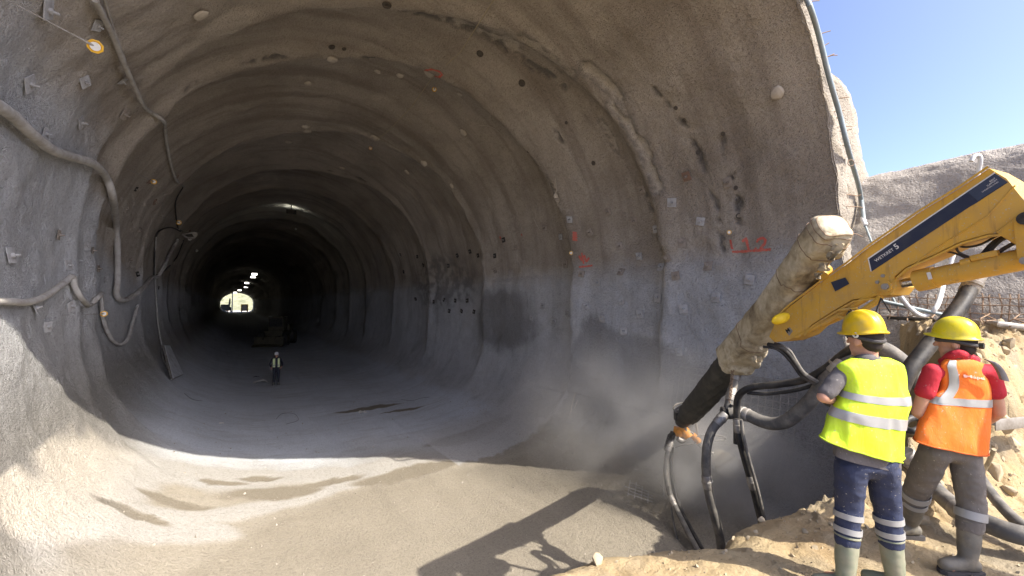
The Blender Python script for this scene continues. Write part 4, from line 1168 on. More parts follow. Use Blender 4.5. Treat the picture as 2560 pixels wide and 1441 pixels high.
def hand(mb, w, d, side, palm, k=1.0, curl=0.6):
    """palm and five bent fingers; d = direction of the hand, side = towards the thumb, palm = out of the palm"""
    d = d.normalized(); side = (side - d * side.dot(d)).normalized(); palm = d.cross(side) if palm is None else palm
    mb.ell(w + d * .045 * k, d * .052 * k, side * .042 * k, palm * .019 * k, 12, 8)
    for i, (o, ln) in enumerate(((.030, .072), (.010, .080), (-.010, .074), (-.030, .058))):
        b = w + d * (.082 - abs(o) * .18) * k + side * o * k; P = [b - d * .02 * k]; a = 0.15; q = b; P.append(q)
        for s in (.46, .31, .23):
            a += curl * .75; q = q + (d * math.cos(a) + palm * math.sin(a) + side * o * 2.0) * (ln * s * k); P.append(q)
        mb.capsules(P, [.0095 * k, .0095 * k, .009 * k, .0082 * k, .007 * k], 8)
    b = w + d * .018 * k + side * .03 * k; P = [b]; q = b
    for s, a in ((.04, .2), (.032, .5), (.026, .8)):
        q = q + (d * math.cos(a) * .75 + side * .65 * math.cos(a) + palm * math.sin(a)) * s * k; P.append(q)
    mb.capsules(P, [.013 * k, .012 * k, .0105 * k, .009 * k], 8)


def head(mb, c, f, k=1.0, tilt=0.0):
    """skull, jaw, nose, lips, brow, ears; f = where the face looks"""
    f = Vector((f.x, f.y, 0)).normalized(); r = Vector((f.y, -f.x, 0)); u = UP
    mb.ell(c + u * .025 * k, r * .076 * k, f * .096 * k, u * .095 * k, 20, 14)
    mb.ell(c - u * .045 * k + f * .026 * k, r * .058 * k, f * .066 * k, u * .070 * k, 16, 12)
    mb.ell(c - u * .092 * k + f * .068 * k, r * .026 * k, f * .022 * k, u * .020 * k, 10, 8)
    mb.capsules([c + u * .018 * k + f * .092 * k, c - u * .018 * k + f * .112 * k], [.010 * k, .015 * k], 10)
    mb.ell(c - u * .055 * k + f * .088 * k, r * .026 * k, f * .011 * k, u * .008 * k, 10, 6)
    mb.ell(c + u * .03 * k + f * .088 * k, r * .05 * k, f * .012 * k, u * .011 * k, 10, 6)
    for s in (-1, 1):
        mb.ell(c + r * s * .080 * k - u * .008 * k - f * .008 * k, r * .011 * k, f * .022 * k, u * .034 * k, 10, 8)
    return f, r


def eyes(root, c, f, r, k=1.0):
    for s in (-1, 1):
        m = MB(); m.ell(c + UP * .012 * k + f * .083 * k + r * s * .031 * k, r * .013 * k, f * .011 * k, UP * .008 * k, 10, 8); m.build('eye', M_EYE, root)


def helmet(root, c, f, mat, k=1.0, tilt=0.0, ridges=True):
    """hard hat: ribbed dome, peak, rim; c = centre of the rim"""
    f = Vector((f.x, f.y, 0)).normalized(); r = Vector((f.y, -f.x, 0)); u = UP
    f2 = f * math.cos(tilt) + u * math.sin(tilt); u2 = u * math.cos(tilt) - f * math.sin(tilt)
    seg = 64; rings = []
    def P(a, b, h, t): return c + f2 * (a * math.cos(t)) + r * (b * math.sin(t)) + u2 * h
    def rimx(t): return .012 + .030 * max(0, math.cos(t)) ** 2 + .006 * max(0, -math.cos(t))
    T = [2 * math.pi * i / seg for i in range(seg)]
    def drop(t): return -.012 * abs(math.sin(t)) ** 2 - .006 * max(0, math.cos(t))
    rings.append([P(.108 * k, .092 * k, .055 * k, t) for t in T])
    rings.append([P(.119 * k, .100 * k, -.002 * k, t) for t in T])
    rings.append([P((.125 + rimx(t)) * k, (.106 + rimx(t) * .6) * k, (drop(t) - .007) * k, t) for t in T])
    rings.append([P((.128 + rimx(t)) * k, (.109 + rimx(t) * .6) * k, (drop(t) - .001) * k, t) for t in T])
    rings.append([P((.124 + rimx(t)) * k, (.106 + rimx(t) * .6) * k, (drop(t) + .004) * k, t) for t in T])
    rings.append([P(.129 * k, .108 * k, .006 * k, t) for t in T])
    for j in range(1, 15):
        e = j / 15 * math.pi / 2; a = .127 * math.cos(e) ** 0.85; b = .107 * math.cos(e) ** 0.85; h = .006 + .138 * math.sin(e)
        row = []
        for t in T:
            y = b * math.sin(t); bump_ = 0
            if ridges:
                for y0 in (-.040, 0.0, .040):
                    bump_ = max(bump_, math.exp(-((y - y0) / .013) ** 2))
                bump_ *= .011 * min(1, math.sin(e) * 2.2)
            row.append(P(a * k, b * k, (h + bump_) * k, t))
        rings.append(row)
    m = MB(); m.loft(rings); return m.build('helmet', mat, root, True, 60)


def vest_surface(R, D, n=44, wr=0.012, seed=0, ex=2.6, sq=0.94):
    VD = ray((R[0][0] + R[0][2]) / 2, R[0][1]); VD.z = 0; VD.normalize()     # the depth of the body runs along the line of sight
    """R: rings (xl, yl, xr, yr, depth half, depth shift) from hem to neck -> surface(v, x fraction of the back) and mesh rings"""
    A = [(at(a, b, D + s), at(c, d, D + s), h) for a, b, c, d, h, s in R]
    Lp, hh = spline([a[0] for a in A], [a[2] for a in A], 10); Rp, _ = spline([a[1] for a in A], [a[2] for a in A], 10)
    N = len(Lp)
    for i in range(N):
        c = (Lp[i] + Rp[i]) / 2; Lp[i] = c.lerp(Lp[i], sq); Rp[i] = c.lerp(Rp[i], sq)
    def pt(v, th, off=0.0):
        v = min(max(v, 0), 1) * (N - 1); i = min(int(v), N - 2); t = v - i
        L_ = Lp[i].lerp(Lp[i + 1], t); R_ = Rp[i].lerp(Rp[i + 1], t); h = hh[i] * (1 - t) + hh[i + 1] * t
        c = (L_ + R_) / 2; a = (R_ - L_) / 2; q = 2 / ex
        cs, sn = math.cos(th), math.sin(th)
        p = c + a * math.copysign(abs(cs) ** q, cs) - VD * (h * math.copysign(abs(sn) ** q, sn))
        nrm = (a.normalized() * cs - VD * sn).normalized()
        w = vnoise(np.array([[p.x * 5.5 + 3, p.y * 5.5, p.z * 2.0]]), 800 + seed)[0] * 0.75 + (0.3 - abs(vnoise(np.array([[p.x * 9, p.y * 9, p.z * 3.2 + p.x * 5]]), 810 + seed)[0])) * 0.9
        edge = 1 - max(0, v / (N - 1) - .8) * 4
        return p + nrm * (w * wr * max(0.15, edge) + off)
    return pt, N


def vest(root, name, R, D, mat, seed=0, wr=0.012):
    pt, N = vest_surface(R, D, seed=seed, wr=wr); seg = 60; nv = 56; m = MB()
    rings = [[pt(j / (nv - 1), 2 * math.pi * k / seg) for k in range(seg)] for j in range(nv)]
    inner = [[pt(j / (nv - 1), 2 * math.pi * k / seg, -0.012) for k in range(seg)] for j in (4, 1, 0)]
    m.loft(inner + rings, False); m.f.append([(len(inner) + nv - 1) * seg + k for k in range(seg)])
    return m.build(name, mat, root, True, 70), pt


def patch(root, name, pt, v0, v1, t0, t1, mat, off=0.004, nt=40, nv=5):
    """strip of tape on a vest; v0, v1, t0, t1 may be functions"""
    m = MB(); g = lambda x, s: x(s) if callable(x) else x
    out = []
    for j in range(nv):
        s = j / (nv - 1)
        for i in range(nt):
            q = i / (nt - 1)
            a0, a1 = g(t0, s), g(t1, s); b0, b1 = g(v0, q), g(v1, q)
            out.append((a0 + (a1 - a0) * q, b0 + (b1 - b0) * s))
    P = [pt(v, t, off) for t, v in out]
    m.add(P, [(j * nt + i, j * nt + i + 1, (j + 1) * nt + i + 1, (j + 1) * nt + i) for j in range(nv - 1) for i in range(nt - 1)])
    return m.build(name, mat, root)


def boot(root, ank, toe_dir, mat, top, k=1.0, tilt=None):
    """rubber boot: shaft, foot, heel, sole; ank = ankle point, top = upper end of the shaft"""
    g = ank.copy(); t = Vector((toe_dir.x, toe_dir.y, 0)).normalized(); s = Vector((t.y, -t.x, 0))
    m = MB()
    m.capsules([top, top.lerp(g, .5), g + UP * .02, g - UP * .02 + t * .01], [.066 * k, .062 * k, .050 * k, .052 * k], 18)
    m.capsules([g - UP * .035 - t * .035, g - UP * .03 + t * .05, g - UP * .045 + t * .14], [.044 * k, .047 * k, .042 * k], 16)
    o = union(m, 'boot', .011, root, mat, .006, 9, 3)
    m = MB(); m.prism([g - UP * .098 + t * (a * k) + s * (b * k) for a, b in ((-.085, -.03), (-.085, .03), (-.06, .04), (.03, .038), (.10, .048), (.16, .042), (.185, .015), (.185, -.015), (.16, -.042), (.10, -.048), (.03, -.038), (-.06, -.04))], UP * .028)
    m.build('sole', M_STRAP if mat is M_BOOTB else mat, o)
    m = MB(); d = (top - g).normalized(); x = d.orthogonal().normalized(); y = d.cross(x); ring(m, top + d * .012, .066 * k, .008, x, y, 24); m.build('boot_rim', mat, o)
    return o


def leg_band(root, name, a, b, f, r, w, mat):
    """ring of tape round a leg between the joints a and b at the fraction f"""
    d = (b - a).normalized(); c = a.lerp(b, f); x = d.orthogonal().normalized(); y = d.cross(x); m = MB(); R0 = []
    for o, rr in ((-w / 2, r - .004), (-w / 2, r), (w / 2, r), (w / 2, r - .004)):
        R0.append([c + d * o + x * (rr * math.cos(2 * math.pi * k / 28)) + y * (rr * math.sin(2 * math.pi * k / 28)) for k in range(28)])
    m.loft(R0, False); return m.build(name, mat, root)


def hems(root, pt, mat, sides=True):
    m = MB(); m.tube([pt(.008, 2 * math.pi * k / 60, .003) for k in range(61)], .0055, 6, False); m.build('hem', mat, root)
    for t in ((-.12, math.pi + .12) if sides else ()):
        m = MB(); m.tube([pt(v, t, .001) for v in np.linspace(0.01, .72, 26)], .0035, 5, False); m.build('side_seam', mat, root)


# ---- worker in the yellow vest
D = 2.72
g1 = ground_at(*at(2150, 1450, D).xy)
p1 = empty('person', Vector((*at(2165, 1300, D).xy, g1)), 'person in fluorescent yellow vest, navy trousers and sage boots seen from behind', 'person')
j = lambda x, y, d=0.0: at(x, y, D + d)
hf = Vector((math.sin(math.radians(22)), math.cos(math.radians(22)), 0))
hc = j(2163, 851, .03)
LANK = j(2112, 1420, .0); RANK = j(2238, 1445, .02)
LANK.z = ground_at(*LANK.xy) + .095; RANK.z = ground_at(*RANK.xy) + .095
LK, RK = j(2122, 1262, .05), j(2218, 1272, .05); LH, RH = j(2128, 1172, .02), j(2207, 1172, .02)
LS, RS = j(2108, 930, 0), j(2222, 938, .04); LE, RE = j(2058, 993, -.02), j(2244, 1020, .14); LW, RW = j(2112, 1008, .17), j(2215, 1015, .33)
m = MB()
f_, r_ = head(m, hc, hf, 1.0)
m.capsules([hc - UP * .05 - f_ * .02, j(2166, 915, .02)], [.050, .058], 14)
m.capsules([j(2168, 925, .03), j(2168, 1010, .04), j(2168, 1090, .03), j(2168, 1160, .03)], [.06, .08, .08, .08], 16)
m.capsules([LS, RS], [.040, .040], 14)
for S, Eb, W in ((LS, LE, LW), (RS, RE, RW)):
    m.capsules([S, S.lerp(Eb, .5), Eb], [.047, .042, .036], 14); m.capsules([Eb, Eb.lerp(W, .4), W], [.037, .035, .025], 14)
hand(m, LW, (LW - LE).normalized() * .8 + VR * .5, UP, None); hand(m, RW, (RW - RE).normalized() * .8 - VR * .5, UP, None)
for H, K, A in ((LH, LK, LANK), (RH, RK, RANK)):
    m.capsules([H, K], [.062, .045], 14); m.capsules([K, A], [.045, .034], 14); m.capsules([A, A + hf * .12 - UP * .05], [.036, .03], 10)
union(m, 'body', .0085, p1, M_SKIN, 0, 1, 4)
eyes(p1, hc, f_, r_)
m = MB(); m.ell(hc + UP * .028 - f_ * .010, r_ * .0795, f_ * .092, UP * .090, 20, 14); m.ell(hc - UP * .03 - f_ * .048, r_ * .055, f_ * .045, UP * .045, 16, 10)
union(m, 'hair', .009, p1, M_HAIR, .003, 30, 2)
hm = helmet(p1, hc + UP * .052 + f_ * .008, hf, M_HELM, .94, -.05)
m = MB(); cc_ = hc + UP * .028
m.tube([cc_ + f_ * (.098 * math.cos(t)) + r_ * (.0845 * math.sin(t)) - UP * (.030 * max(0, -math.cos(t))) for t in np.linspace(-2.9 + math.pi, 2.9 + math.pi, 24)], .012, 8); m.build('head_band', M_STRAP, hm)
m = MB(); ring(m, cc_ - r_ * .098 + UP * .008 - f_ * .02, .013, .006, f_, UP, 14); m.build('strap_ring', M_WHITE, hm)
m = MB()
m.capsules([j(2170, 945, .03), j(2168, 1010, .04), j(2165, 1095, .03)], [.07, .09, .09], 20)
m.capsules([LS, RS], [.046, .046], 16)
for S, Eb in ((LS, LE), (RS, RE)): m.capsules([S, S.lerp(Eb, .5), S.lerp(Eb, .84)], [.050, .052, .051], 16)
m.capsules([j(2132, 908, .05), j(2168, 896, -.03), j(2206, 908, .05)], [.03, .028, .03], 10)
shirt = union(m, 'shirt', .011, p1, M_GREYT, .012, 7, 3, seed=1)
VY = [(2047, 1086, 2264, 1150, .165, .02), (2062, 1048, 2264, 1104, .168, .02), (2084, 1008, 2270, 1050, .160, .02), (2098, 975, 2280, 1010, .150, .02), (2100, 948, 2272, 965, .135, .02), (2090, 922, 2268, 926, .125, .02), (2097, 907, 2260, 910, .115, .02), (2122, 894, 2230, 897, .095, .02)]
vs, pt = vest(p1, 'hi_vis_vest', VY, D, M_VESTY, 3, .030)
hems(vs, pt, mat_cloth('lime_binding', (0.40, 0.55, 0.03)))
for v0, v1 in ((lambda q: .21 + .015 * math.sin(q * 5), lambda q: .285 + .015 * math.sin(q * 5)), (lambda q: .40 + .02 * math.sin(q * 4 + 1), lambda q: .47 + .02 * math.sin(q * 4 + 1))):
    patch(vs, 'reflective_stripe', pt, v0, v1, -.35, math.pi + .35, M_REFL, .005, 48)
VT = [(2076, 1128, 2258, 1170, .15, .03), (2080, 1100, 2258, 1130, .15, .03), (2095, 1060, 2255, 1080, .14, .03), (2110, 1020, 2240, 1030, .10, .03)]
vest(p1, 'shirt_tail', VT, D, M_GREYT, 8, .012)
m = MB(); m.capsules([j(2140, 1150, .03), j(2195, 1155, .03)], [.105, .105], 18)
for H, K, A in ((LH, LK, LANK), (RH, RK, RANK)):
    m.capsules([H, H.lerp(K, .5), K, K.lerp(A, .48)], [.090, .083, .074, .066], 18)
union(m, 'trousers', .011, p1, M_NAVYT, .016, 7, 3, seed=2)
for K, A in ((LK, LANK), (RK, RANK)):
    for f in (.14, .33): leg_band(p1, 'reflective_band', K, A, f, .083 - f * .022, .034, M_REFL)
for A, K, td in ((LANK, LK, -VR * .9 + HF * .45), (RANK, RK, -VR * .55 + HF * .8)):
    boot(p1, A, td, M_BOOTG, A.lerp(K, .56), .98)
# remote control held in front, on a strap
ctl = empty('remote_control', (LW + RW) / 2 + VF * .08, 'black radio control box with a red switch at the yellow vest worker\'s waist', 'remote control')
m = MB(); c = (LW + RW) / 2 + VF * .10; m.box(c, (.34, .16, .11), VR, VF, UP, .02); m.box(c - VR * .185, (.05, .06, .06), VR, VF, UP, .01); m.build('control_box', M_BLACK, ctl)
m = MB(); c2 = j(2092, 1002, .16); m.cyl(c2, c2 - VF * .05 + UP * .01, .026, 16); m.build('red_switch', M_RED, ctl)

# ---- worker in the orange vest
D = 2.95
j = lambda x, y, d=0.0: at(x, y, D + d)
p2 = empty('person', Vector((*at(2390, 1300, D).xy, ground_at(*at(2390, 1300, D).xy))), 'person in orange vest over red T-shirt, dusty grey trousers, one foot forward', 'person')
hf = Vector((math.sin(math.radians(2)), math.cos(math.radians(2)), 0))
hc = j(2392, 858, .04)
LANK = j(2276, 1345, .42); RANK = j(2418, 1378, .0)
LANK.z = ground_at(*LANK.xy) + .10; RANK.z = ground_at(*RANK.xy) + .10
LK, RK = j(2292, 1228, .28), j(2428, 1262, .04); LH, RH = j(2338, 1128, .06), j(2413, 1134, .06)
LS, RS = j(2330, 928, .02), j(2474, 930, .02); LE, RE = j(2296, 1032, .05), j(2496, 1030, .06); LW, RW = j(2345, 1062, .28), j(2440, 1070, .33)
m = MB(); f_, r_ = head(m, hc, hf)
m.capsules([hc - UP * .05 - f_ * .02, j(2392, 912, .03)], [.052, .062], 14)
m.capsules([j(2400, 930, .04), j(2400, 1010, .05), j(2390, 1070, .05), j(2382, 1125, .05)], [.06, .08, .08, .08], 16)
m.capsules([LS, RS], [.040, .040], 14)
for S, Eb, W in ((LS, LE, LW), (RS, RE, RW)):
    m.capsules([S, S.lerp(Eb, .5), Eb], [.047, .045, .038], 14); m.capsules([Eb, Eb.lerp(W, .4), W], [.040, .038, .026], 14)
hand(m, LW, (LW - LE).normalized() * .8 + VR * .5, UP, None); hand(m, RW, (RW - RE).normalized() * .8 - VR * .5, UP, None)
for H, K, A in ((LH, LK, LANK), (RH, RK, RANK)):
    m.capsules([H, K], [.064, .047], 14); m.capsules([K, A], [.047, .034], 14); m.capsules([A, A - VR * .12 - UP * .05], [.036, .03], 10)
union(m, 'body', .0085, p2, M_SKIN, 0, 1, 4)
eyes(p2, hc, f_, r_)
m = MB(); m.ell(hc + UP * .028 - f_ * .010, r_ * .0795, f_ * .094, UP * .090, 20, 14); m.ell(hc - UP * .035 - f_ * .05, r_ * .055, f_ * .045, UP * .05, 16, 10)
union(m, 'hair', .009, p2, M_HAIR, .003, 30, 2)
hm = helmet(p2, hc + UP * .048 + f_ * .008, hf, M_HELM2, .96, .10, False)
m = MB(); cc_ = hc + UP * .020
m.tube([cc_ + f_ * (.100 * math.cos(t)) + r_ * (.0845 * math.sin(t)) - UP * (.030 * max(0, -math.cos(t))) for t in np.linspace(-2.9 + math.pi, 2.9 + math.pi, 24)], .014, 8); m.build('head_band', M_STRAP, hm)
m = MB(); c = cc_ - f_ * .108 - UP * .03; m.cyl(c, c - f_ * .022, .021, 18); m.build('strap_knob', M_BLACK, hm)
m = MB()
m.capsules([j(2402, 950, .04), j(2402, 1010, .05), j(2390, 1075, .05)], [.07, .09, .09], 20)
m.capsules([LS, RS], [.047, .047], 16)
for S, Eb in ((LS, LE), (RS, RE)): m.capsules([S, S.lerp(Eb, .35), S.lerp(Eb, .50)], [.052, .056, .060], 16)
m.capsules([j(2358, 903, .06), j(2395, 884, -.04), j(2436, 902, .06)], [.03, .03, .03], 10); m.capsules([j(2366, 896, .10), j(2428, 896, .10)], [.03, .03], 8)
union(m, 'shirt', .011, p2, M_REDT, .010, 7, 3, seed=4)
VO = [(2281, 1094, 2468, 1132, .165, .05), (2288, 1062, 2474, 1092, .165, .05), (2303, 1025, 2480, 1040, .158, .05), (2318, 992, 2486, 1000, .148, .05), (2342, 962, 2488, 968, .145, .05), (2346, 932, 2480, 938, .135, .04), (2344, 912, 2468, 914, .118, .03), (2360, 896, 2440, 898, .095, .03)]
vs, pt = vest(p2, 'hi_vis_vest', VO, D, M_VESTO, 6, .026)
hems(vs, pt, mat_cloth('orange_binding', (0.52, 0.11, 0.02)))
patch(vs, 'reflective_stripe', pt, lambda q: .37 + .02 * q, lambda q: .445 + .02 * q, -.35, math.pi + .35, M_REFL, .005, 48)
patch(vs, 'reflective_stripe', pt, .40, .985, lambda s: math.pi * (.72 - .04 * s), lambda s: math.pi * (.57 - .02 * s), M_REFL, .0075, 10, 30)
# printed word across the shoulders
me = text_mesh('/ Mapei', 1.0, 0.02); xs = [v.co.x for v in me.vertices]; x0, x1 = min(xs), max(xs); o0 = wloc(vs)
for v in me.vertices:
    q = (v.co.x - x0) / (x1 - x0)
    v.co = pt(.705 - .03 * q + v.co.y * .052, math.pi * (.575 - .29 * q), .006) - o0
me.name = 'print'
link('print', me, mat_plain('faded_print', (0.85, 0.52, 0.42), .7), vs, False)
# bag strap over the right shoulder
m = MB(); P = [j(2448, 897, -.06), j(2464, 905, -.07), j(2480, 925, -.06), j(2490, 948, -.05)]
for i in range(len(P)):
    P[i] = P[i] - VF * .05
m.loft([[p + VR * a * .024 + VF * b * .009 + UP * (-a * .006) for a, b in ((-1, -1), (0, -1.5), (1, -1), (1, 1), (0, 1.2), (-1, 1))] for p in spline(P, [1] * 4, 4)[0]]); sp_ = m.build('shoulder_pad', mat_plain('grey_pad', (0.13, 0.12, 0.13), .8), p2)
m = MB(); m.capsules([j(2350, 1118, .06), j(2398, 1124, .06)], [.090, .090], 18)
for H, K, A in ((LH, LK, LANK), (RH, RK, RANK)):
    m.capsules([H, H.lerp(K, .5), K, K.lerp(A, .42)], [.088, .086, .077, .068], 18)
union(m, 'trousers', .011, p2, M_GREYP, .016, 6, 3, seed=5)
leg_band(p2, 'reflective_band', RK, RANK, .17, .084, .055, M_REFL); leg_band(p2, 'reflective_band', LK, LANK, .10, .085, .05, M_REFL); leg_band(p2, 'reflective_band', LK, LANK, .32, .077, .04, M_REFL)
for A, K, td in ((LANK, LK, -VR + HF * .15), (RANK, RK, -VR + HF * .1)):
    boot(p2, A, td, M_BOOTB, A.lerp(K, .66), 1.0)

# ---- man standing inside the tunnel, facing out
fp = hit(690, 962, ('floor',))[0]
D = (fp - CAMP).dot(VF)
p3 = empty('person', fp, 'person in white helmet and open hi-vis vest standing inside the tunnel', 'person')
fo = (CAMP - fp); fo.z = 0; fo.normalize(); ro = Vector((fo.y, -fo.x, 0))
q = lambda r, f, z: fp + ro * r + fo * f + UP * z
m = MB(); hc = q(0, .03, 1.62); f_, r_ = head(m, hc, fo)
m.capsules([q(0, .0, 1.56), q(0, 0, 1.44)], [.056, .066], 12); m.capsules([q(0, 0, 1.38), q(0, 0, 1.15), q(0, 0, .98)], [.115, .125, .12], 16); m.capsules([q(-.17, 0, 1.41), q(.17, 0, 1.41)], [.06, .06], 12)
for s in (-1, 1):
    Eb = q(s * .30, -.05, 1.14); W = q(s * .24, .12, .96); S = q(s * .19, 0, 1.40)
    m.capsules([S, Eb], [.056, .044], 12); m.capsules([Eb, W], [.044, .03], 12); hand(m, W, (W - Eb), fo, None)
    m.capsules([q(s * .09, 0, .95), q(s * .10, .02, .52)], [.088, .058], 12); m.capsules([q(s * .10, .02, .52), q(s * .10, 0, .09)], [.057, .038], 12)
union(m, 'body', .012, p3, M_SKIN, 0, 1, 3); eyes(p3, hc, f_, r_)
m = MB(); m.ell(hc + UP * .03 - f_ * .014, r_ * .08, f_ * .09, UP * .088); union(m, 'hair', .012, p3, M_HAIR, 0)
helmet(p3, hc + UP * .055, fo, M_HELMW, 1.02, 0)
m = MB(); m.capsules([q(0, 0, 1.39), q(0, 0, 1.15), q(0, 0, .96)], [.128, .142, .138], 16); m.capsules([q(-.17, 0, 1.41), q(.17, 0, 1.41)], [.075, .075], 12)
for s in (-1, 1): m.capsules([q(s * .19, 0, 1.40), q(s * .30, -.05, 1.14), q(s * .26, .07, 1.02)], [.07, .058, .05], 12)
union(m, 'jacket', .014, p3, M_DARKC, .008, 8, 2)
for s in (-1, 1):
    m = MB(); m.loft([[q(s * (.115 + a * .055) + 0, .02 + (.125 - .02 * abs(a)) * (1 if z < 1.40 else .45) + b * .012, z) for a, b in ((-1, 0), (1, 0), (1, 1), (-1, 1))] for z in (.98, 1.10, 1.25, 1.36, 1.46)]); v_ = m.build('vest_panel', mat_plain('pale_hi_vis', (0.66, 0.72, 0.36), .7), p3)
    m = MB(); m.loft([[q(s * (.115 + a * .057), .036 + .125 + b * .004, z) for a, b in ((-1, 0), (1, 0), (1, 1), (-1, 1))] for z in (1.06, 1.12)]); m.build('reflective_stripe', M_REFL, v_)
m = MB(); m.capsules([q(0, 0, .98), q(0, 0, .92)], [.13, .13], 14)
for s in (-1, 1): m.capsules([q(s * .09, 0, .92), q(s * .10, .02, .52), q(s * .10, 0, .16)], [.10, .078, .066], 14)
union(m, 'trousers', .014, p3, M_DARKC, .01, 7, 2)
for s in (-1, 1): boot(p3, q(s * .10, 0, .10), fo + ro * s * .3, M_BOOTB, q(s * .10, .01, .30), 1.0)

# ------------------------------------------------------------------ bolt plates, hooks and marks on the lining (parts of it)
PROTO = {}
def proto_plate():
    m = MB(); m.box((0, 0, 0), (.21, .21, .014), None, None, None, .004); a = m.mesh('bolt_plate')
    m = MB(); m.cyl((0, 0, 0), (0, 0, .035), .034, 6); m.cyl((0, 0, .03), (0, 0, .085), .015, 8); b = m.mesh('bolt_nut')
    m = MB(); P = [(0.12 * (1 + .12 * math.sin(3 * t)) * math.cos(t), .12 * (1 + .1 * math.cos(2 * t)) * math.sin(t), 0) for t in np.linspace(0, 2 * math.pi, 14)[:-1]]
    m.loft([[Vector(p) for p in P], [Vector(p) * .8 + Vector((0, 0, .02)) for p in P], [Vector(p) * .25 + Vector((0, 0, .035)) for p in P]]); c = m.mesh('anchor_disc')
    return a, b, c
PL, NU, DI = proto_plate()
def variants(me, mats):
    out = []
    for mt in mats:
        c = me.copy(); c.materials.clear(); c.materials.append(mt); out.append(c)
    return out
M_DISC = mat_plain('white_mortar_disc', (0.52, 0.465, 0.385), .9, 0, (0.40, 0.345, 0.28), 9, .6)
PLV = variants(PL, [M_PLATE, M_PLATEG, mat_plain('rusty_plate', (0.25, 0.155, 0.115), .8, 0, (0.17, 0.13, 0.105), 9, .7), mat_plain('dark_plate', (0.06, 0.055, 0.05), .7)])
NUV = variants(NU, [M_PLATE, M_PLATEG, M_STEEL]); DIV = variants(DI, [M_DISC])
def basis(n, spin):
    z = n.normalized(); x = UP.cross(z)
    x = x.normalized() if x.length > .05 else Vector((1, 0, 0))
    return (Matrix((x, z.cross(x), z)).transposed() @ Matrix.Rotation(spin, 3, 'Z')).to_4x4()
def put(name, me, parent, p, B, s=1.0):
    o = bpy.data.objects.new(name, me); COL.objects.link(o); o.parent = parent
    o.matrix_local = Matrix.Translation(p) @ B @ Matrix.Diagonal((s, s, s, 1)); return o
def plate(px, py, k=0, s=1.0, spin=None, lift=.03):
    p, n = hit(px, py, ('wall',), lift)
    n = (n + Vector(rng.normal(0, .10, 3))).normalized()
    B = basis(n, rng.normal(0, .22) if spin is None else spin)
    o = put('bolt_plate', PLV[k], tunnel, p, B, s); q = bpy.data.objects.new('bolt_nut', NUV[2 if k == 3 else (1 if k == 1 else 0)]); COL.objects.link(q); q.parent = o; q.location = (0, 0, .007)
    return o
right = [(1606, 474), (1680, 507), (1521, 530), (1586, 552), (1642, 573), (1706, 608), (1549, 616), (1599, 641), (1476, 581), (1670, 646), (1653, 669), (1554, 681), (1455, 686), (1496, 707), (1555, 754), (1466, 766), (1646, 745), (1710, 773),
         (1358, 766), (1330, 795), (1387, 804), (1420, 785), (1602, 786), (1561, 828), (1507, 797), (1699, 880), (1238, 677), (1363, 570), (1425, 549), (1290, 620), (1415, 662), (1403, 592), (1718, 441), (1821, 456), (1752, 554), (1772, 666), (1791, 744), (1875, 700), (1690, 690)]
for i, (x, y) in enumerate(right): plate(x, y, 2 if i in (32,) else (1 if y > 690 else (0, 1, 0)[i % 3]), .95 + .2 * rng.random())
for x, y in ((1139, 752), (1169, 752), (1111, 750), (1085, 755), (1040, 748), (1186, 780), (1155, 778), (1124, 778), (1176, 629), (1144, 639), (1196, 639), (1122, 665), (1044, 642), (1059, 663), (1002, 637), (1238, 640), (1260, 600), (1010, 680)):
    plate(x, y, 3, 1.0)
for x, y, k, s, sp in ((68, 208, 1, 1.5, .75), (198, 305, 1, 1.35, .8), (309, 284, 0, 1.5, .2), (208, 203, 1, 1.2, .9), (303, 201, 1, 1.0, .6), (239, 61, 1, 1.2, .5), (114, 22, 1, 1.6, .6), (373, 453, 2, 1.1, .3), (442, 442, 2, 1.0, .2), (338, 472, 3, 1.0, .2), (108, 333, 1, 1.1, .1), (385, 505, 2, 1.3, .4),
                    (347, 575, 0, 1.2, .0), (142, 587, 0, 1.2, .0), (21, 639, 1, 1.5, .1), (215, 616, 1, 1.2, .0), (166, 663, 1, 1.3, .2), (323, 651, 0, 1.1, .2), (229, 626, 0, 1.0, .2), (243, 672, 0, 1.2, .0), (82, 771, 1, 1.3, .2), (173, 766, 1, 1.3, .4), (114, 818, 1, 1.2, .1), (342, 686, 3, 1.1, .3), (260, 700, 1, 1.0, .1), (395, 720, 3, 1.0, 0)):
    plate(x, y, k, s * .78, sp, .03)
def disc_hook(px, py, s, hang):
    p, n = hit(px, py, ('wall',), .03); o = put('anchor_disc', DIV[0], tunnel, p, basis(n, rng.random() * 6), s)
    if hang > 0:
        m = MB(); q = p - UP * .02; m.tube([q, q - UP * hang * .5 + Vector((.03, 0, 0)), q - UP * hang + Vector((.08, -.05, 0))], .014, 6, True, 3)
        me = m.mesh('hanging_wire', p); me.materials.append(M_BLACK); w = bpy.data.objects.new('hanging_wire', me); COL.objects.link(w); w.parent = o
        w.matrix_local = o.matrix_local.inverted() @ Matrix.Translation(p)
for x, y, s, h in ((830, 147, 1.3, .7), (770, 207, 1.2, .45), (765, 317, 1.5, 0), (768, 327, 1.4, .3), (722, 355, 1.3, .25), (1075, 186, 1.5, .6), (938, 345, 1.9, .35), (1160, 331, 1.3, 0), (1060, 408, 1.4, .4), (1018, 430, 1.3, .3), (855, 420, 1.6, .3), (945, 178, .9, 0), (1000, 188, 1.1, 0), (655, 445, 1.2, .2), (690, 445, 1.1, .2), (1150, 235, .8, 0), (1130, 465, 1.0, 0), (500, 35, 1.3, 0), (1390, 490, .7, 0), (1945, 232, 1.1, 0)):
    disc_hook(x, y, s, h)
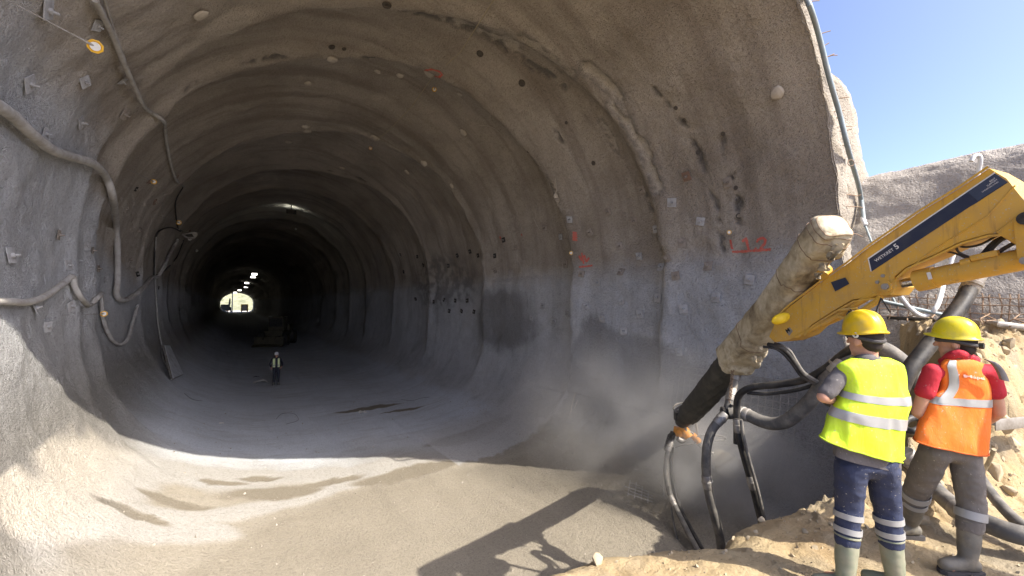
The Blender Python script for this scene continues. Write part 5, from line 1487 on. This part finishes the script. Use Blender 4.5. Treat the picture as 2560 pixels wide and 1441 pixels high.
m_hole = MB(); m_hole.loft([[Vector((.8 * r * math.cos(t), (.8 * r) * math.sin(t), z)) for t in np.linspace(0, 2 * math.pi, 15)[:-1]] for r, z in ((.13, 0), (.12, .02), (.085, .025), (.07, .005), (.02, -.0))]); hm_ = m_hole.mesh('drain_hole'); hm_.materials.append(mat_plain('wet_dark_rim', (0.10, 0.085, 0.07), .6, 0, (0.05, .042, .036), 12, .8))
for x, y, s in ((1200, 134, 1.0), (1305, 208, 1.05), (967, 12, 1.1), (1416, 307, .5), (1484, 408, .7), (829, 117, .9), (860, 122, .6), (1320, 380, .4), (1690, 270, .5), (1712, 300, .6), (1745, 382, .5), (1808, 335, .5), (1840, 470, .5), (1845, 500, .5), (1848, 540, .7)):
    p, n = hit(x, y, ('wall',), .01); put('drain_hole', hm_, tunnel, p, basis(n, rng.random() * 6), s)

def ribbon(m, pts, w, lift=.016, what=('wall',)):
    P = []
    for (x0, y0), (x1, y1) in zip(pts[:-1], pts[1:]):
        k = max(2, int(math.hypot(x1 - x0, y1 - y0) / 3))
        P += [hit(x0 + (x1 - x0) * i / k, y0 + (y1 - y0) * i / k, what, lift) for i in range(k)]
    P.append(hit(*pts[-1], what, lift)); V = []
    for i, (p, n) in enumerate(P):
        d = (P[min(i + 1, len(P) - 1)][0] - P[max(i - 1, 0)][0]).normalized(); s = d.cross(n).normalized() * (w * (.75 + .5 * random.random()) / 2)
        V += [p + s, p - s]
    m.add(V, [(2 * i, 2 * i + 1, 2 * i + 3, 2 * i + 2) for i in range(len(P) - 1)])
for st in ([[(1827, 600), (1830, 617), (1833, 630), (1860, 629), (1887, 627), (1910, 626), (1928, 624)], [(1856, 605), (1865, 596), (1869, 610), (1873, 626)], [(1893, 607), (1896, 600), (1903, 596), (1910, 596), (1915, 602), (1912, 610), (1906, 617), (1900, 624), (1912, 625)], [(1888, 621), (1892, 624)]],
           [[(1432, 582), (1442, 582), (1432, 588), (1443, 588), (1432, 594), (1443, 594), (1433, 600), (1444, 601)]], [[(1448, 640), (1455, 652), (1462, 640), (1466, 655), (1474, 645)], [(1448, 668), (1470, 666), (1482, 664)], [(1455, 632), (1460, 660)]],
           [[(1250, 591), (1253, 598)], [(1304, 585), (1306, 590)]], [[(1062, 176), (1080, 173), (1098, 178), (1106, 186), (1098, 193), (1088, 190)]]):
    m = MB()
    for s in st: ribbon(m, s, .055 if st[0][0][0] > 1800 else .07)
    m.build('paint_mark', M_RED, tunnel)
# scraps of wire and fibres stuck in the spray
for pts in ([(1196, 313), (1215, 313), (1233, 318), (1255, 333)], [(1228, 285), (1231, 300), (1240, 318)], [(1388, 470), (1391, 440), (1392, 495)], [(1400, 497), (1418, 495)], [(1012, 262), (1020, 290)], [(1330, 528), (1340, 555), (1352, 577)], [(1440, 985), (1432, 1010), (1428, 1035)], [(1450, 990), (1438, 1022)]):
    m = MB(); m.tube([hit(x, y, ('wall',), .03)[0] for x, y in pts], .012, 5, True, 3); m.build('wire_end', M_DISC, tunnel)

# collar: ends of the mesh bars sticking out of the spray
for i in range(26):
    t = math.radians(rng.uniform(0, 48)); r = RAD + rng.uniform(.10, .40); y = Y0 + rng.uniform(-.06, .1)
    c = Vector((CX + r * math.cos(t), y, CZ + r * math.sin(t))); d = Vector((math.cos(t), -.7 * rng.random(), math.sin(t) - .2)).normalized()
    m = MB(); m.tube([c - d * .05, c + d * rng.uniform(.10, .26), c + d * .28 + Vector(rng.normal(0, .03, 3))], .009, 5); m.build('rebar_stub', M_RUST, portal)

# ------------------------------------------------------------------ hoses and cables on the left wall
def wall_hose(name, pts, r, mat, label, cat, group=None, lift=None, what=('wall', 'floor')):
    P = [hit(x, y, what, (lift if lift else r + .04))[0] for x, y in pts]
    if pts[0][0] < -100:                                            # runs on along the wall to the tunnel mouth
        a = P[0]; ext = []
        for y, dz in ((3.9, .5), (5.0, .25), (6.2, .1), (7.4, .0)):
            if y < a.y - .5:
                h = SURF['wall'].ray_cast(Vector((2.0, y, a.z + dz)), Vector((-1, 0, 0))); ext.append(h[0] + Vector((r + .05, 0, 0)))
        P = ext + P
    m = MB(); Q, rr = spline(P, [r] * len(P), 6); m.tube(Q, rr, 12); return m.top(name, mat, P[len(P) // 2], label, cat, group)
GL = 'hoses and cables hung on the left wall'
wall_hose('air_hose', [(-140, 190), (-60, 240), (0, 280), (50, 328), (110, 368), (165, 387), (220, 405), (250, 440), (268, 490), (278, 560), (282, 640), (281, 700), (279, 735), (290, 750), (310, 747), (345, 722), (372, 696), (388, 690), (405, 660), (425, 620), (440, 596)], .082, M_DUSTH, 'thickest dusty hose, dropping straight down the left wall and hooking back up', 'hose', GL)
wall_hose('power_cable', [(222, -14), (262, 70), (300, 150), (345, 250), (370, 275), (402, 298), (406, 315), (412, 360), (425, 420), (437, 450), (455, 463)], .045, M_DUSTH, 'grey cable running from the roof down to the red plate on the left wall', 'cable', GL)
wall_hose('power_cable', [(248, -14), (275, 70), (305, 145)], .022, M_DUSTH, 'short thin cable beside the roof cable at the top left', 'cable', GL)
wall_hose('water_hose', [(-140, 745), (-60, 752), (0, 756), (50, 757), (95, 740), (140, 712), (166, 694), (172, 715), (190, 748), (212, 762), (235, 742), (245, 733)], .055, M_DUSTH, 'grey hose sagging in two loops from the left picture edge', 'hose', GL)
wall_hose('water_hose', [(243, 736), (246, 790), (258, 830), (275, 855), (295, 862), (312, 845), (325, 800), (336, 765)], .052, M_DUSTH, 'dusty hose hanging in a deep U low on the left wall', 'hose', GL)
wall_hose('power_cable', [(386, 590), (382, 640), (384, 720), (388, 780), (393, 830), (400, 868), (404, 900), (426, 938)], .034, M_DUSTH, 'thin cable going down to the leaning metal sled', 'cable', GL)
wall_hose('power_cable', [(455, 465), (436, 500), (437, 540), (441, 568), (452, 577)], .026, M_RUB, 'black cable hanging down to the grey floodlight box', 'cable', GL)
wall_hose('power_cable', [(447, 577), (425, 568), (405, 570), (390, 580), (384, 600), (381, 650), (380, 688)], .034, M_RUB, 'black cable looping left from the grey floodlight box', 'cable', GL)
wall_hose('power_cable', [(456, 600), (440, 640), (420, 665), (400, 682), (386, 688)], .03, M_RUB, 'dark cable sagging below the grey floodlight box', 'cable', GL)
m = MB(); P = [hit(1240, -12, ('wall',), .05)[0], hit(1160, 90, ('wall',), .5)[0], hit(1083, 188, ('wall',), .1)[0], hit(1040, 246, ('wall',), .35)[0], hit(985, 305, ('wall',), .45)[0], hit(942, 346, ('wall',), .12)[0]]
m.tube(P, .012, 6); m.top('survey_string', mat_plain('straw_string', (0.42, 0.36, 0.24), .9), P[2], 'straw coloured string strung across the tunnel roof', 'string')

# survey targets: white disc in a coloured frame on a rod
def target(px, py, wpx, rod, mat, label, lift=.35, tilt=0.3):
    p, n = hit(px, py, ('wall',), lift); dep = (p - CAMP).dot(VF); r = wpx / 2 * dep / FPX
    root = empty('survey_target', p, label, 'survey target', 'survey targets on the lining')
    f = (CAMP - p).normalized(); X = f.cross(UP).normalized() * -1; Y = f.cross(X); c = p
    m = MB()
    def oct_(rr, off, k=8): return [c + f * off + X * (rr * math.cos(2 * math.pi * i / k + .39)) + Y * (rr * math.sin(2 * math.pi * i / k + .39)) for i in range(k)]
    m.loft([oct_(r, -.012), oct_(r, .008), oct_(r * .80, .012), oct_(r * .72, .004)]); m.build('target_frame', mat, root, False)
    m = MB(); m.cyl(c + f * .008, c + f * .014, r * .62, 18); m.build('target_disc', M_WHITE, root)
    m = MB(); w, _ = hit(px + rod[0], py + rod[1], ('wall',), -.03); m.tube([c - f * .01, c + (w - c) * .35, w], [r * .22, r * .09, r * .06], 8); m.build('rod', M_STEEL, root)
M_TY = mat_plain('amber_plastic', (0.75, 0.42, 0.03), .5)
target(61, 31, 33, (-60, -40), M_TY, 'large amber framed survey disc at the top left corner', .7)
target(340, 428, 13, (-38, -13), M_TY, 'survey disc on a rod beside the dark crack in the left wall', .5)
target(416, 543, 12, (-28, -6), M_TY, 'survey disc on a rod just above the floodlight box', .5)
target(461, 592, 9, (-14, -3), M_WHITE, 'small white survey disc right under the floodlight box', .3)
target(206, 787, 15, (-52, 1), M_TY, 'survey target on a long thin rod low on the left wall', .4)
target(1094, 203, 12, (-6, -16), M_TY, 'amber survey tag hanging beside the red ringed roof anchor', .35)
target(933, 358, 9, (3, -12), M_TY, 'amber survey tag under the roof anchor in the tunnel crown', .3)
target(1441, 632, 10, (12, 2), M_TY, 'survey disc beside the red scribble on the right wall', .3)
target(1839, 585, 11, (10, 0), M_TY, 'survey disc above the red lettering on the right wall', .3)
target(482, 622, 6, (-6, 0), M_WHITE, 'tiny white survey disc deeper in than the floodlight box', .3)
target(742, 566, 5, (0, -5), M_WHITE, 'tiny survey disc at the crown behind the dark roof lamp', .3)

# floodlight boxes
def M_glow(name, col, s):
    k = NT(name); k.n.remove(k.bs); e = k.n.new('ShaderNodeEmission'); e.inputs[0].default_value = (*col, 1); e.inputs[1].default_value = s; k.L(e.outputs[0], k.out.inputs[0]); return k.m
M_LAMP = M_glow('lamp_light', (1.0, 0.97, 0.86), 1.4); M_LAMP2 = M_glow('floodlight_glow', (0.93, 1.0, 0.95), 5.0)
p, n = hit(458, 582, ('wall',), .35); f = (CAMP - p).normalized(); f.z = -.35; f.normalize(); x = UP.cross(f).normalized(); y = f.cross(x)
fl = empty('floodlight', p, 'grey floodlight box, unlit, on the left wall with cables looping to it', 'floodlight')
m = MB(); m.prism([p + x * a + y * b for a, b in ((-.36, .02), (.20, .22), (.36, .18), (.34, -.02), (.20, -.24), (-.2, -.16))], -f * .25); m.build('lamp_housing', M_STEEL, fl, False)
m = MB(); m.prism([p + f * .008 + x * a + y * b for a, b in ((-.26, .0), (.10, .10), (.20, -.08), (-.1, -.12))], f * .01); m.build('lamp_glass', M_BLACK, fl, False)
m = MB(); m.tube([p - f * .2, p - f * .5 + UP * .15], .04, 8); m.build('lamp_bracket', M_RUST, fl)
def roof_lamp(px, py, y_, w, h, label, mat, group, back=False):
    r = ray(px, py); c = CAMP + r * (y_ / r.y); root = empty('tunnel_lamp', c, label, 'lamp', group); f = Vector((-.25, -1, -.35)).normalized()
    X = Vector((1, 0, 0)); Yv = f.cross(X).normalized() * -1
    m = MB(); m.box(c - f * .10, (w * 1.08, h * 1.15, .16), X, Yv, f, .0); m.tube([c - f * .1, c + UP * 1.2], .03, 6); m.build('lamp_housing', M_BLACK, root, False)
    m = MB(); s = -1 if back else 1
    if back: m.box(c - f * .19 + UP * .03, (w, h * .9, .012), X, Yv, f)
    else: m.box(c + f * .0, (w, h, .02), X, Yv, f)
    m.build('lamp_glass', mat, root, False)
GT = 'lit lamps along the far tunnel roof'
for i, (x, y, d, lab) in enumerate(((636, 686, 118, 'brightest and nearest lit roof lamp of the far row'), (633, 693, 131, 'second lit roof lamp, just under the nearest one'), (617, 708, 156, 'third lit roof lamp of the far row, halfway to the exit'), (615, 718, 174, 'fourth lit roof lamp, just under the third'), (599, 726, 190, 'fifth lit roof lamp, near the exit arch'), (588, 732, 204, 'last small lit lamp touching the top of the exit arch'))):
    roof_lamp(x, y, d, 1.1, .45, lab, M_LAMP, GT)
roof_lamp(728, 530, 36.2, .62, .30, 'dark backed floodlight at the crown lighting the ring behind it', M_LAMP2, None, True)
roof_lamp(690, 617, 72, .9, .30, 'small floodlight deeper in the tunnel lighting a crescent of roof', M_LAMP2, None, True)

# ------------------------------------------------------------------ things standing in the tunnel
p, n = hit(680, 866, ('floor',)); Dm = p
mach = empty('wheel_loader', Dm, 'dark wheel loader parked in the shadow deep in the tunnel', 'wheel loader')
Xl = Vector((.93, -.36, 0)); Yl = Vector((.36, .93, 0))
q = lambda a, b, c: Dm + Xl * a + Yl * b + UP * c
M_DKY = mat_plain('dirty_dark_paint', (0.10, 0.085, 0.05), .6, 0, (0.05, .045, .04), 3, .7)
m = MB(); m.box(q(0, 2.4, 1.15), (1.9, 3.6, .8), Xl, Yl, UP, .06); m.box(q(0, 3.6, 1.75), (1.8, 1.6, .7), Xl, Yl, UP, .08); m.build('chassis', M_DKY, mach)
m = MB(); m.box(q(0, 1.9, 2.25), (1.5, 1.5, 1.5), Xl, Yl, UP, .06); cb_ = m.build('cabin', M_DKY, mach)
m = MB(); m.box(q(0, 1.13, 2.4), (1.25, .03, .9), Xl, Yl, UP); m.build('windscreen', M_BLACK, cb_, False)
for s in (-1, 1):
    for b in (.9, 3.6):
        m = MB(); m.cyl(q(s * .85, b, .72), q(s * 1.32, b, .72), .72, 24); w = m.build('wheel', M_RUB, mach); m = MB(); m.cyl(q(s * 1.0, b, .72), q(s * 1.34, b, .72), .36, 16); m.build('rim', M_DKY, w)
    m = MB(); m.box(q(s * .5, 1.12, 3.02), (.22, .06, .1), Xl, Yl, UP, .01); m.build('headlight', M_STEEL, mach, False)
    m = MB(); m.box(q(s * .55, -.2, .9), (.16, 1.9, .28), Xl, Yl, UP, .02); m.build('lift_arm', M_DKY, mach)
m = MB(); R0 = []
for a in (-1.35, 1.35): R0.append([q(a, -1.0 + b, c) for b, c in ((0, .05), (-.7, .08), (-.75, .14), (-.15, .3), (0, 1.0), (.12, 1.05), (.12, .2))])
m.loft(R0); m.build('bucket', M_DKY, mach)

# metal sled leaning at the foot of the left wall
c_ = [hit(392, 872, ('wall', 'floor'), .30)[0], hit(416, 868, ('wall', 'floor'), .12)[0], hit(452, 940, ('wall', 'floor'), .10)[0], hit(428, 952, ('wall', 'floor'), .10)[0]]
sl = empty('metal_sled', c_[3], 'pale sheet metal sled with a bar frame leaning at the foot of the left wall', 'sled')
nn = (c_[1] - c_[0]).cross(c_[3] - c_[0]).normalized()
if nn.dot(VF) > 0: nn = -nn
M_SHEET = mat_plain('pale_sheet_metal', (0.72, 0.74, 0.77), .45, .4, (0.36, 0.35, 0.33), 4, .6)
m = MB(); m.prism(c_, -nn * .03); m.build('sheet', M_SHEET, sl, False)
for a, b in ((0, 1), (1, 2), (2, 3), (3, 0)):
    m = MB(); m.tube([c_[a] + nn * .04, c_[b] + nn * .04], .045, 6); m.build('frame_bar', M_STEEL, sl)
mm = lambda u, v: (c_[0].lerp(c_[1], u)).lerp(c_[3].lerp(c_[2], u), v)
for v in (.45, .72): m = MB(); m.tube([mm(0, v) + nn * .06, mm(1, min(1, v + .2)) + nn * .10], .05, 6); m.build('cross_bar', M_RUST, sl)
m = MB(); m.tube([mm(.2, 1.0), mm(.3, 1.0) - UP * .02 + nn * .5], .04, 6); m.tube([mm(.95, 1.0), mm(.95, 1.0) + nn * .5], .04, 6); m.build('foot_bar', M_STEEL, sl)

# litter on the floor
def scrap(px, py, w, h, lab, mat=M_WHITE, name='paper_scrap', cat='scrap'):
    p, n = hit(px, py, ('floor',), .0); m = MB(); k = 5; V = []
    for i in range(k):
        for j_ in range(k):
            V.append(p + Vector(((i / 4 - .5) * w, (j_ / 4 - .5) * h * 2.2, .015 + abs(rng.normal(0, .30 * h)) * (0 < i < 4))))
    fs = [(i * k + j_, i * k + j_ + 1, (i + 1) * k + j_ + 1, (i + 1) * k + j_) for i in range(4) for j_ in range(4)]
    m.add(V, fs); m.add([v - UP * .008 for v in V], [f[::-1] for f in fs]); m.top(name, mat, p, lab, cat)
scrap(650, 957, .75, .28, 'large crumpled white sheet on the floor left of the standing man')
scrap(907, 1032, .30, .13, 'flat whitish scrap on the grey floor right of the middle')
scrap(553, 1060, .16, .08, 'small white scrap on the floor nearer the left wall')
scrap(790, 962, .12, .07, 'tiny white scrap on the floor right of the standing man')
scrap(640, 943, .35, .05, 'dark bit of debris on the floor behind the large white sheet', M_BLACK, 'debris', 'debris')
for i, (pts, lab) in enumerate((([(690, 1050), (705, 1036), (735, 1036), (745, 1052), (715, 1062)], 'dark loop of wire lying on the shaded floor'), ([(1002, 1000), (1030, 1003), (1052, 997), (1075, 994)], 'dark bent wire on the floor towards the right wall'), ([(460, 985), (480, 1000), (505, 1004)], 'short dark wire on the floor below the leaning sled'))):
    wall_hose('wire_scrap', pts, .006, M_BLACK, lab, 'wire', None, .02, ('floor',))

# ------------------------------------------------------------------ reinforcement mesh
def bar(parent, P, r, mat): m = MB(); m.tube(P, r, 6); return m.build('rebar', mat, parent)
rm = empty('rebar_mesh', slope_pt(2380, 800, .05), 'rusty rebar grid standing along the foot of the sprayed slope', 'rebar mesh')
xs = list(range(2206, 2640, 23)); rows = lambda x: (744 + (x - 2200) * .012, 806 + (x - 2200) * .052)
G = [[slope_pt(x + 2 * math.sin(i * 3), rows(x)[0] + (rows(x)[1] - rows(x)[0]) * t, .14) for t in (0, .12, .36, .60, .84, 1.0)] for i, x in enumerate(xs)]
for c in G: bar(rm, c, .010, M_RUST)
for t in range(1, 5): bar(rm, [c[t] + Vector((-.02, 0, 0)) for c in G], .009, M_RUST)
wm = empty('wire_mesh', Vector((9.7, 5.5, .6)), 'pale wire grid fixed on the right wall where the nozzle sprays', 'wire mesh')
def wx(y, z):
    h = SURF['wall'].ray_cast(Vector((6.5, y, z)), Vector((1, 0, 0))); return Vector(((h[0].x if h[0] is not None else 9.85) - .07, y, z))
for i in range(20):
    y = 4.15 + i * .15; bar(wm, [wx(y, z) for z in np.arange(.75, 3.05 - .25 * abs(math.sin(i)), .28)], .0075, M_GALV)
for k_ in range(15):
    z = .85 + k_ * .15; bar(wm, [wx(y, z) for y in np.arange(4.15, 7.05 - .4 * abs(math.sin(k_ * 2)), .3)], .0075, M_GALV)
for px, py, lab, tl in ((1622, 1240, 'bit of wire mesh lying flat at the shadow edge on the floor', .12), (1702, 1262, 'bent piece of wire mesh sticking up behind the nozzle hoses', .5)):
    p, n = hit(px, py, ('floor',), .03); of = empty('mesh_offcut', p, lab, 'wire mesh')
    a = Vector((.8, .6, 0)); b = Vector((-.35, .5, tl)).normalized()
    for i in range(5): bar(of, [p + a * ((i - 2) * .15) - b * .1, p + a * ((i - 2) * .15) + b * (.45 + .08 * math.sin(i * 4))], .010, M_GALV)
    for i in range(4): bar(of, [p + b * (i * .14) - a * .42, p + b * (i * .14 + .01) + a * .42], .010, M_GALV)
# steel channel and stick by the rubble
m = MB(); a, b = gpt(2468, 1072, 3.35), gpt(2660, 1052, 3.35); d = (b - a).normalized(); m.box(a.lerp(b, .5) + UP * .05, ((b - a).length, .12, .015), d, UP.cross(d), UP, .003); m.box(a.lerp(b, .5) + UP * .05 + UP.cross(d) * -.06, ((b - a).length, .012, .11), d, UP.cross(d), UP, .003)
m.top('steel_channel', M_STEEL, a, 'grey steel channel lying across the rubble at the right edge', 'steel beam')
m = MB(); m.tube([gpt(2456, 1182, 3.1), gpt(2472, 1162, 3.2) + UP * .02, gpt(2486, 1142, 3.3) + UP * .06], .016, 8); m.top('wooden_stick', M_COVER, gpt(2456, 1182, 3.1), 'short pale stick leaning on the rubble beside the orange vest', 'stick')
m = MB(); a = onz(2445, 818, 4.15); m.tube([a, onz(2485, 808, 4.2)], .035, 8); m.top('wooden_stick', M_COVER, a, 'pale stick on top of the rubble under the pale metal pipe', 'stick')

# ------------------------------------------------------------------ stones
def stone(seed, sub=2):
    """angular broken stone: hull of scattered points"""
    g = np.random.default_rng(seed + 50); n = 26 if sub > 1 else 9; P = g.normal(0, 1, (n, 3)); P /= np.linalg.norm(P, axis=1)[:, None]; P *= g.uniform(.72, 1.05, (n, 1))
    bm = bmesh.new(); vs = [bm.verts.new(p) for p in P]; bmesh.ops.convex_hull(bm, input=vs)
    for v in [v for v in bm.verts if not v.link_faces]: bm.verts.remove(v)
    if sub > 1: bmesh.ops.bevel(bm, geom=list(bm.edges), offset=.035, segments=1, affect='EDGES')
    me = bpy.data.meshes.new('rock'); bm.to_mesh(me); bm.free(); return me
M_ROCK = mat_plain('tan_rock', (0.42, 0.34, 0.225), .9, 0, (0.31, 0.255, 0.175), 6, .8, .6, 22)
ST = [stone(s) for s in range(7)]
for s in ST:
    s.materials.append(M_ROCK); s.polygons.foreach_set('use_smooth', np.ones(len(s.polygons), bool)); crease(s, 20)
def rock(p, s, me, lab, group, spin=None):
    o = bpy.data.objects.new('rock', me); COL.objects.link(o); o.location = p; o.rotation_euler = tuple(rng.uniform(0, 6.28, 3)) if spin is None else spin
    o.scale = (s * rng.uniform(.8, 1.35), s * rng.uniform(.7, 1.1), s * rng.uniform(.55, .85)); return tag(o, lab, 'rock', group)
GR = 'tan rocks in the rubble slope on the right'
k_ = 0
while k_ < 64:
    x = rng.uniform(4.6, 10.0); y = rng.uniform(.35, 2.2)
    toe = float(np.interp(x, [3.6, 4.1, 4.6, 5.2, 6.3, 7.5, 8.6, 12], [2.2, 1.6, 1.3, 1.08, 0.85, 0.72, 0.65, 0.5]))
    if y < toe - .05 or y > float(np.interp(x, EX, EY)): continue
    s = float(np.clip(rng.lognormal(-2.75, .45), .035, .13)); rock((x, y, ground_at(x, y) + s * .05), s, ST[k_ % 7], 'tan broken rock bedded in the rubble slope right of the men', GR); k_ += 1
for px, py, s, lab in ((1495, 1408, .06, 'pale stone on the lip of the sand bank'), (1905, 1305, .05, 'grey brown clod at the pit edge left of the yellow vest')):
    h, n = hit(px, py, ('bank', 'floor'), s * .3); rock(h, s, ST[2], lab, None)
# gravel scattered over the bank
m = MB(); pm = [stone(40 + i, 1) for i in range(3)]
PB = [([Vector(v.co) for v in p_.vertices], [list(f.vertices) for f in p_.polygons]) for p_ in pm]
for i in range(1500):
    x = rng.uniform(1.2, 9); y = rng.uniform(-.1, 2.3)
    if y > float(np.interp(x, EX, EY)) + .15: continue
    s = float(np.clip(rng.lognormal(-4.6, .5), .004, .035)); c = Vector((x, y, ground_at(x, y) + s * .2)); R_ = Matrix.Rotation(rng.uniform(0, 6.28), 3, 'Z'); V, F_ = PB[i % 3]
    m.add([c + (R_ @ v) * s for v in V], F_)
tag(m.build('gravel', M_ROCK), kind='stuff')

m = MB()                                                            # rebound and crumbs on the floor
for i in range(1700):
    if i % 2: x = rng.normal(8.7, .55); y = rng.uniform(4.5, 16)
    else: x = rng.uniform(-1.5, 8.5); y = 4.5 + 16 * rng.random() ** 1.6
    h = SURF['floor'].ray_cast(Vector((x, y, 2.5)), Vector((0, 0, -1)))
    if h[0] is None: continue
    s = float(np.clip(rng.lognormal(-4.35, .5), .006, .04)); c = h[0] + UP * (s * .15); R_ = Matrix.Rotation(rng.uniform(0, 6.28), 3, 'Z'); V, F_ = PB[i % 3]
    m.add([c + (R_ @ v) * s for v in V], F_)
tag(m.build('rebound_crumbs', mat_plain('grey_crumbs', (0.36, 0.325, 0.27), .9)), kind='stuff')

# ------------------------------------------------------------------ beyond the far exit
M_DKV = mat_plain('dark_vehicle_paint', (0.05, 0.06, 0.05), .5)
def vehicle(x, y, w, h, l, label, cat, mat, trim):
    root = empty('truck', Vector((x, y, 0)), label, cat)
    m = MB(); m.box((x, y + l * .55, h * .58), (w, l * .9, h * .84), None, None, None, .08); m.build('cargo_body', mat, root)
    m = MB()
    for a, b in (((-.5, .14), (-.5, 1)), ((.5, .14), (.5, 1)), ((-.5, 1), (.5, 1))): m.tube([(x + a[0] * w, y + l * .08, a[1] * h), (x + b[0] * w, y + l * .08, b[1] * h)], .13, 6)
    m.build('body_frame', trim, root)
    for s in (-1, 1):
        m = MB(); m.cyl((x + s * w * .42 - .2, y + .8, .5), (x + s * w * .42 + .2, y + .8, .5), .5, 16); m.build('wheel', M_RUB, root)
        m = MB(); m.box((x + s * w * .36, y + l * .06, h * .2), (.3, .08, .16)); m.build('tail_light', M_RED, root, False)
vehicle(6.4, 226, 2.6, 3.4, 6, 'square backed truck with a yellow frame parked outside the far exit', 'truck', mat_plain('grey_tailgate', (0.30, 0.28, 0.24), .7), M_YELB)
vehicle(-1.0, 227, 2.7, 3.3, 6, 'dark truck standing at the left side of the far exit', 'truck', M_DKV, M_DKV)
m = MB(); m.cyl((1.75, 225, 0), (1.75, 225, 11.5), .22, 12); m.box((1.75, 225, .1), (.7, .7, .25)); m.top('lamp_post', M_WHITE, Vector((1.75, 225, 0)), 'white mast standing in the middle of the far exit', 'mast')
ex = empty('excavator', Vector((.4, 229, 0)), 'dark excavator with a raised arm beside the white mast beyond the exit', 'excavator')
m = MB(); m.box((.4, 229, 1.5), (2.2, 3, 1.5), None, None, None, .1); m.build('body', M_DKV, ex)
m = MB(); m.tube([(.6, 228.5, 2.2), (.8, 227.5, 5.2), (.9, 226.2, 6.0), (.9, 226, 3.6)], [.35, .3, .25, .25], 8); m.build('arm', M_DKV, ex)
for s in (-1, 1): m = MB(); m.box((.4 + s * .9, 229, .4), (.5, 3.2, .8), None, None, None, .2); m.build('track', M_RUB, ex)

# ------------------------------------------------------------------ spray and dust at the nozzle
def dust(name, c, X, Y, Z, dens, nscale, col, seed=0, power=1.0):
    m = MB(); m.ell(c, X, Y, Z, 24, 14); me = m.mesh(name, c); o = link(name, me); o.location = c
    k = bpy.data.materials.new(name + '_air'); k.use_nodes = True; n = k.node_tree.nodes; n.clear(); L_ = k.node_tree.links.new
    out = n.new('ShaderNodeOutputMaterial'); pv = n.new('ShaderNodeVolumePrincipled'); L_(pv.outputs[0], out.inputs['Volume'])
    pv.inputs['Color'].default_value = (*col, 1); pv.inputs['Anisotropy'].default_value = 0.1
    tc = n.new('ShaderNodeTexCoord'); mp = n.new('ShaderNodeMapping'); L_(tc.outputs['Object'], mp.inputs['Vector'])
    A = Matrix((X, Y, Z)).transposed(); I = A.inverted()
    # distance from the centre in units of the ellipsoid, by three dot products
    acc = None
    for r_ in range(3):
        dt = n.new('ShaderNodeVectorMath'); dt.operation = 'DOT_PRODUCT'; L_(tc.outputs['Object'], dt.inputs[0]); dt.inputs[1].default_value = tuple(I[r_])
        sq = n.new('ShaderNodeMath'); sq.operation = 'POWER'; L_(dt.outputs['Value'], sq.inputs[0]); sq.inputs[1].default_value = 2.0
        if acc is None: acc = sq.outputs[0]
        else:
            ad = n.new('ShaderNodeMath'); ad.operation = 'ADD'; L_(acc, ad.inputs[0]); L_(sq.outputs[0], ad.inputs[1]); acc = ad.outputs[0]
    mr = n.new('ShaderNodeMapRange'); mr.interpolation_type = 'SMOOTHSTEP'; mr.inputs[1].default_value = 1.0; mr.inputs[2].default_value = 0.0; L_(acc, mr.inputs[0])
    nz_ = n.new('ShaderNodeTexNoise'); nz_.inputs['Scale'].default_value = nscale; nz_.inputs['Detail'].default_value = 2; L_(tc.outputs['Object'], nz_.inputs['Vector'])
    m2 = n.new('ShaderNodeMapRange'); m2.inputs[1].default_value = .34; m2.inputs[2].default_value = .66; m2.inputs[3].default_value = .15; L_(nz_.outputs['Fac'], m2.inputs[0])
    mu = n.new('ShaderNodeMath'); mu.operation = 'MULTIPLY'; L_(mr.outputs[0], mu.inputs[0]); L_(m2.outputs[0], mu.inputs[1])
    ms = n.new('ShaderNodeMath'); ms.operation = 'MULTIPLY'; L_(mu.outputs[0], ms.inputs[0]); ms.inputs[1].default_value = dens; L_(ms.outputs[0], pv.inputs['Density'])
    me.materials.clear(); me.materials.append(k); return tag(o, kind='stuff')
tip = at(1786, 1135, ND - .2); wp = at(1850, 1190, 9.3); ax = (wp - tip)
dust('spray_jet', tip + ax * .55, ax * .62, ax.orthogonal().normalized() * .27, ax.cross(ax.orthogonal()).normalized() * .27, 55.0, 3.0, (.86, .76, .60))
dust('spray_dust', Vector((8.7, 5.3, 1.0)), Vector((1.4, .3, 0)), Vector((-.4, 2.3, 0)), Vector((0, 0, 1.6)), 2.2, 1.3, (.68, .67, .66))
dust('spray_haze', Vector((8.3, 7.6, 1.7)), Vector((2.4, .3, 0)), Vector((-.5, 4.2, 0)), Vector((0, 0, 2.6)), .32, .8, (.70, .69, .68))
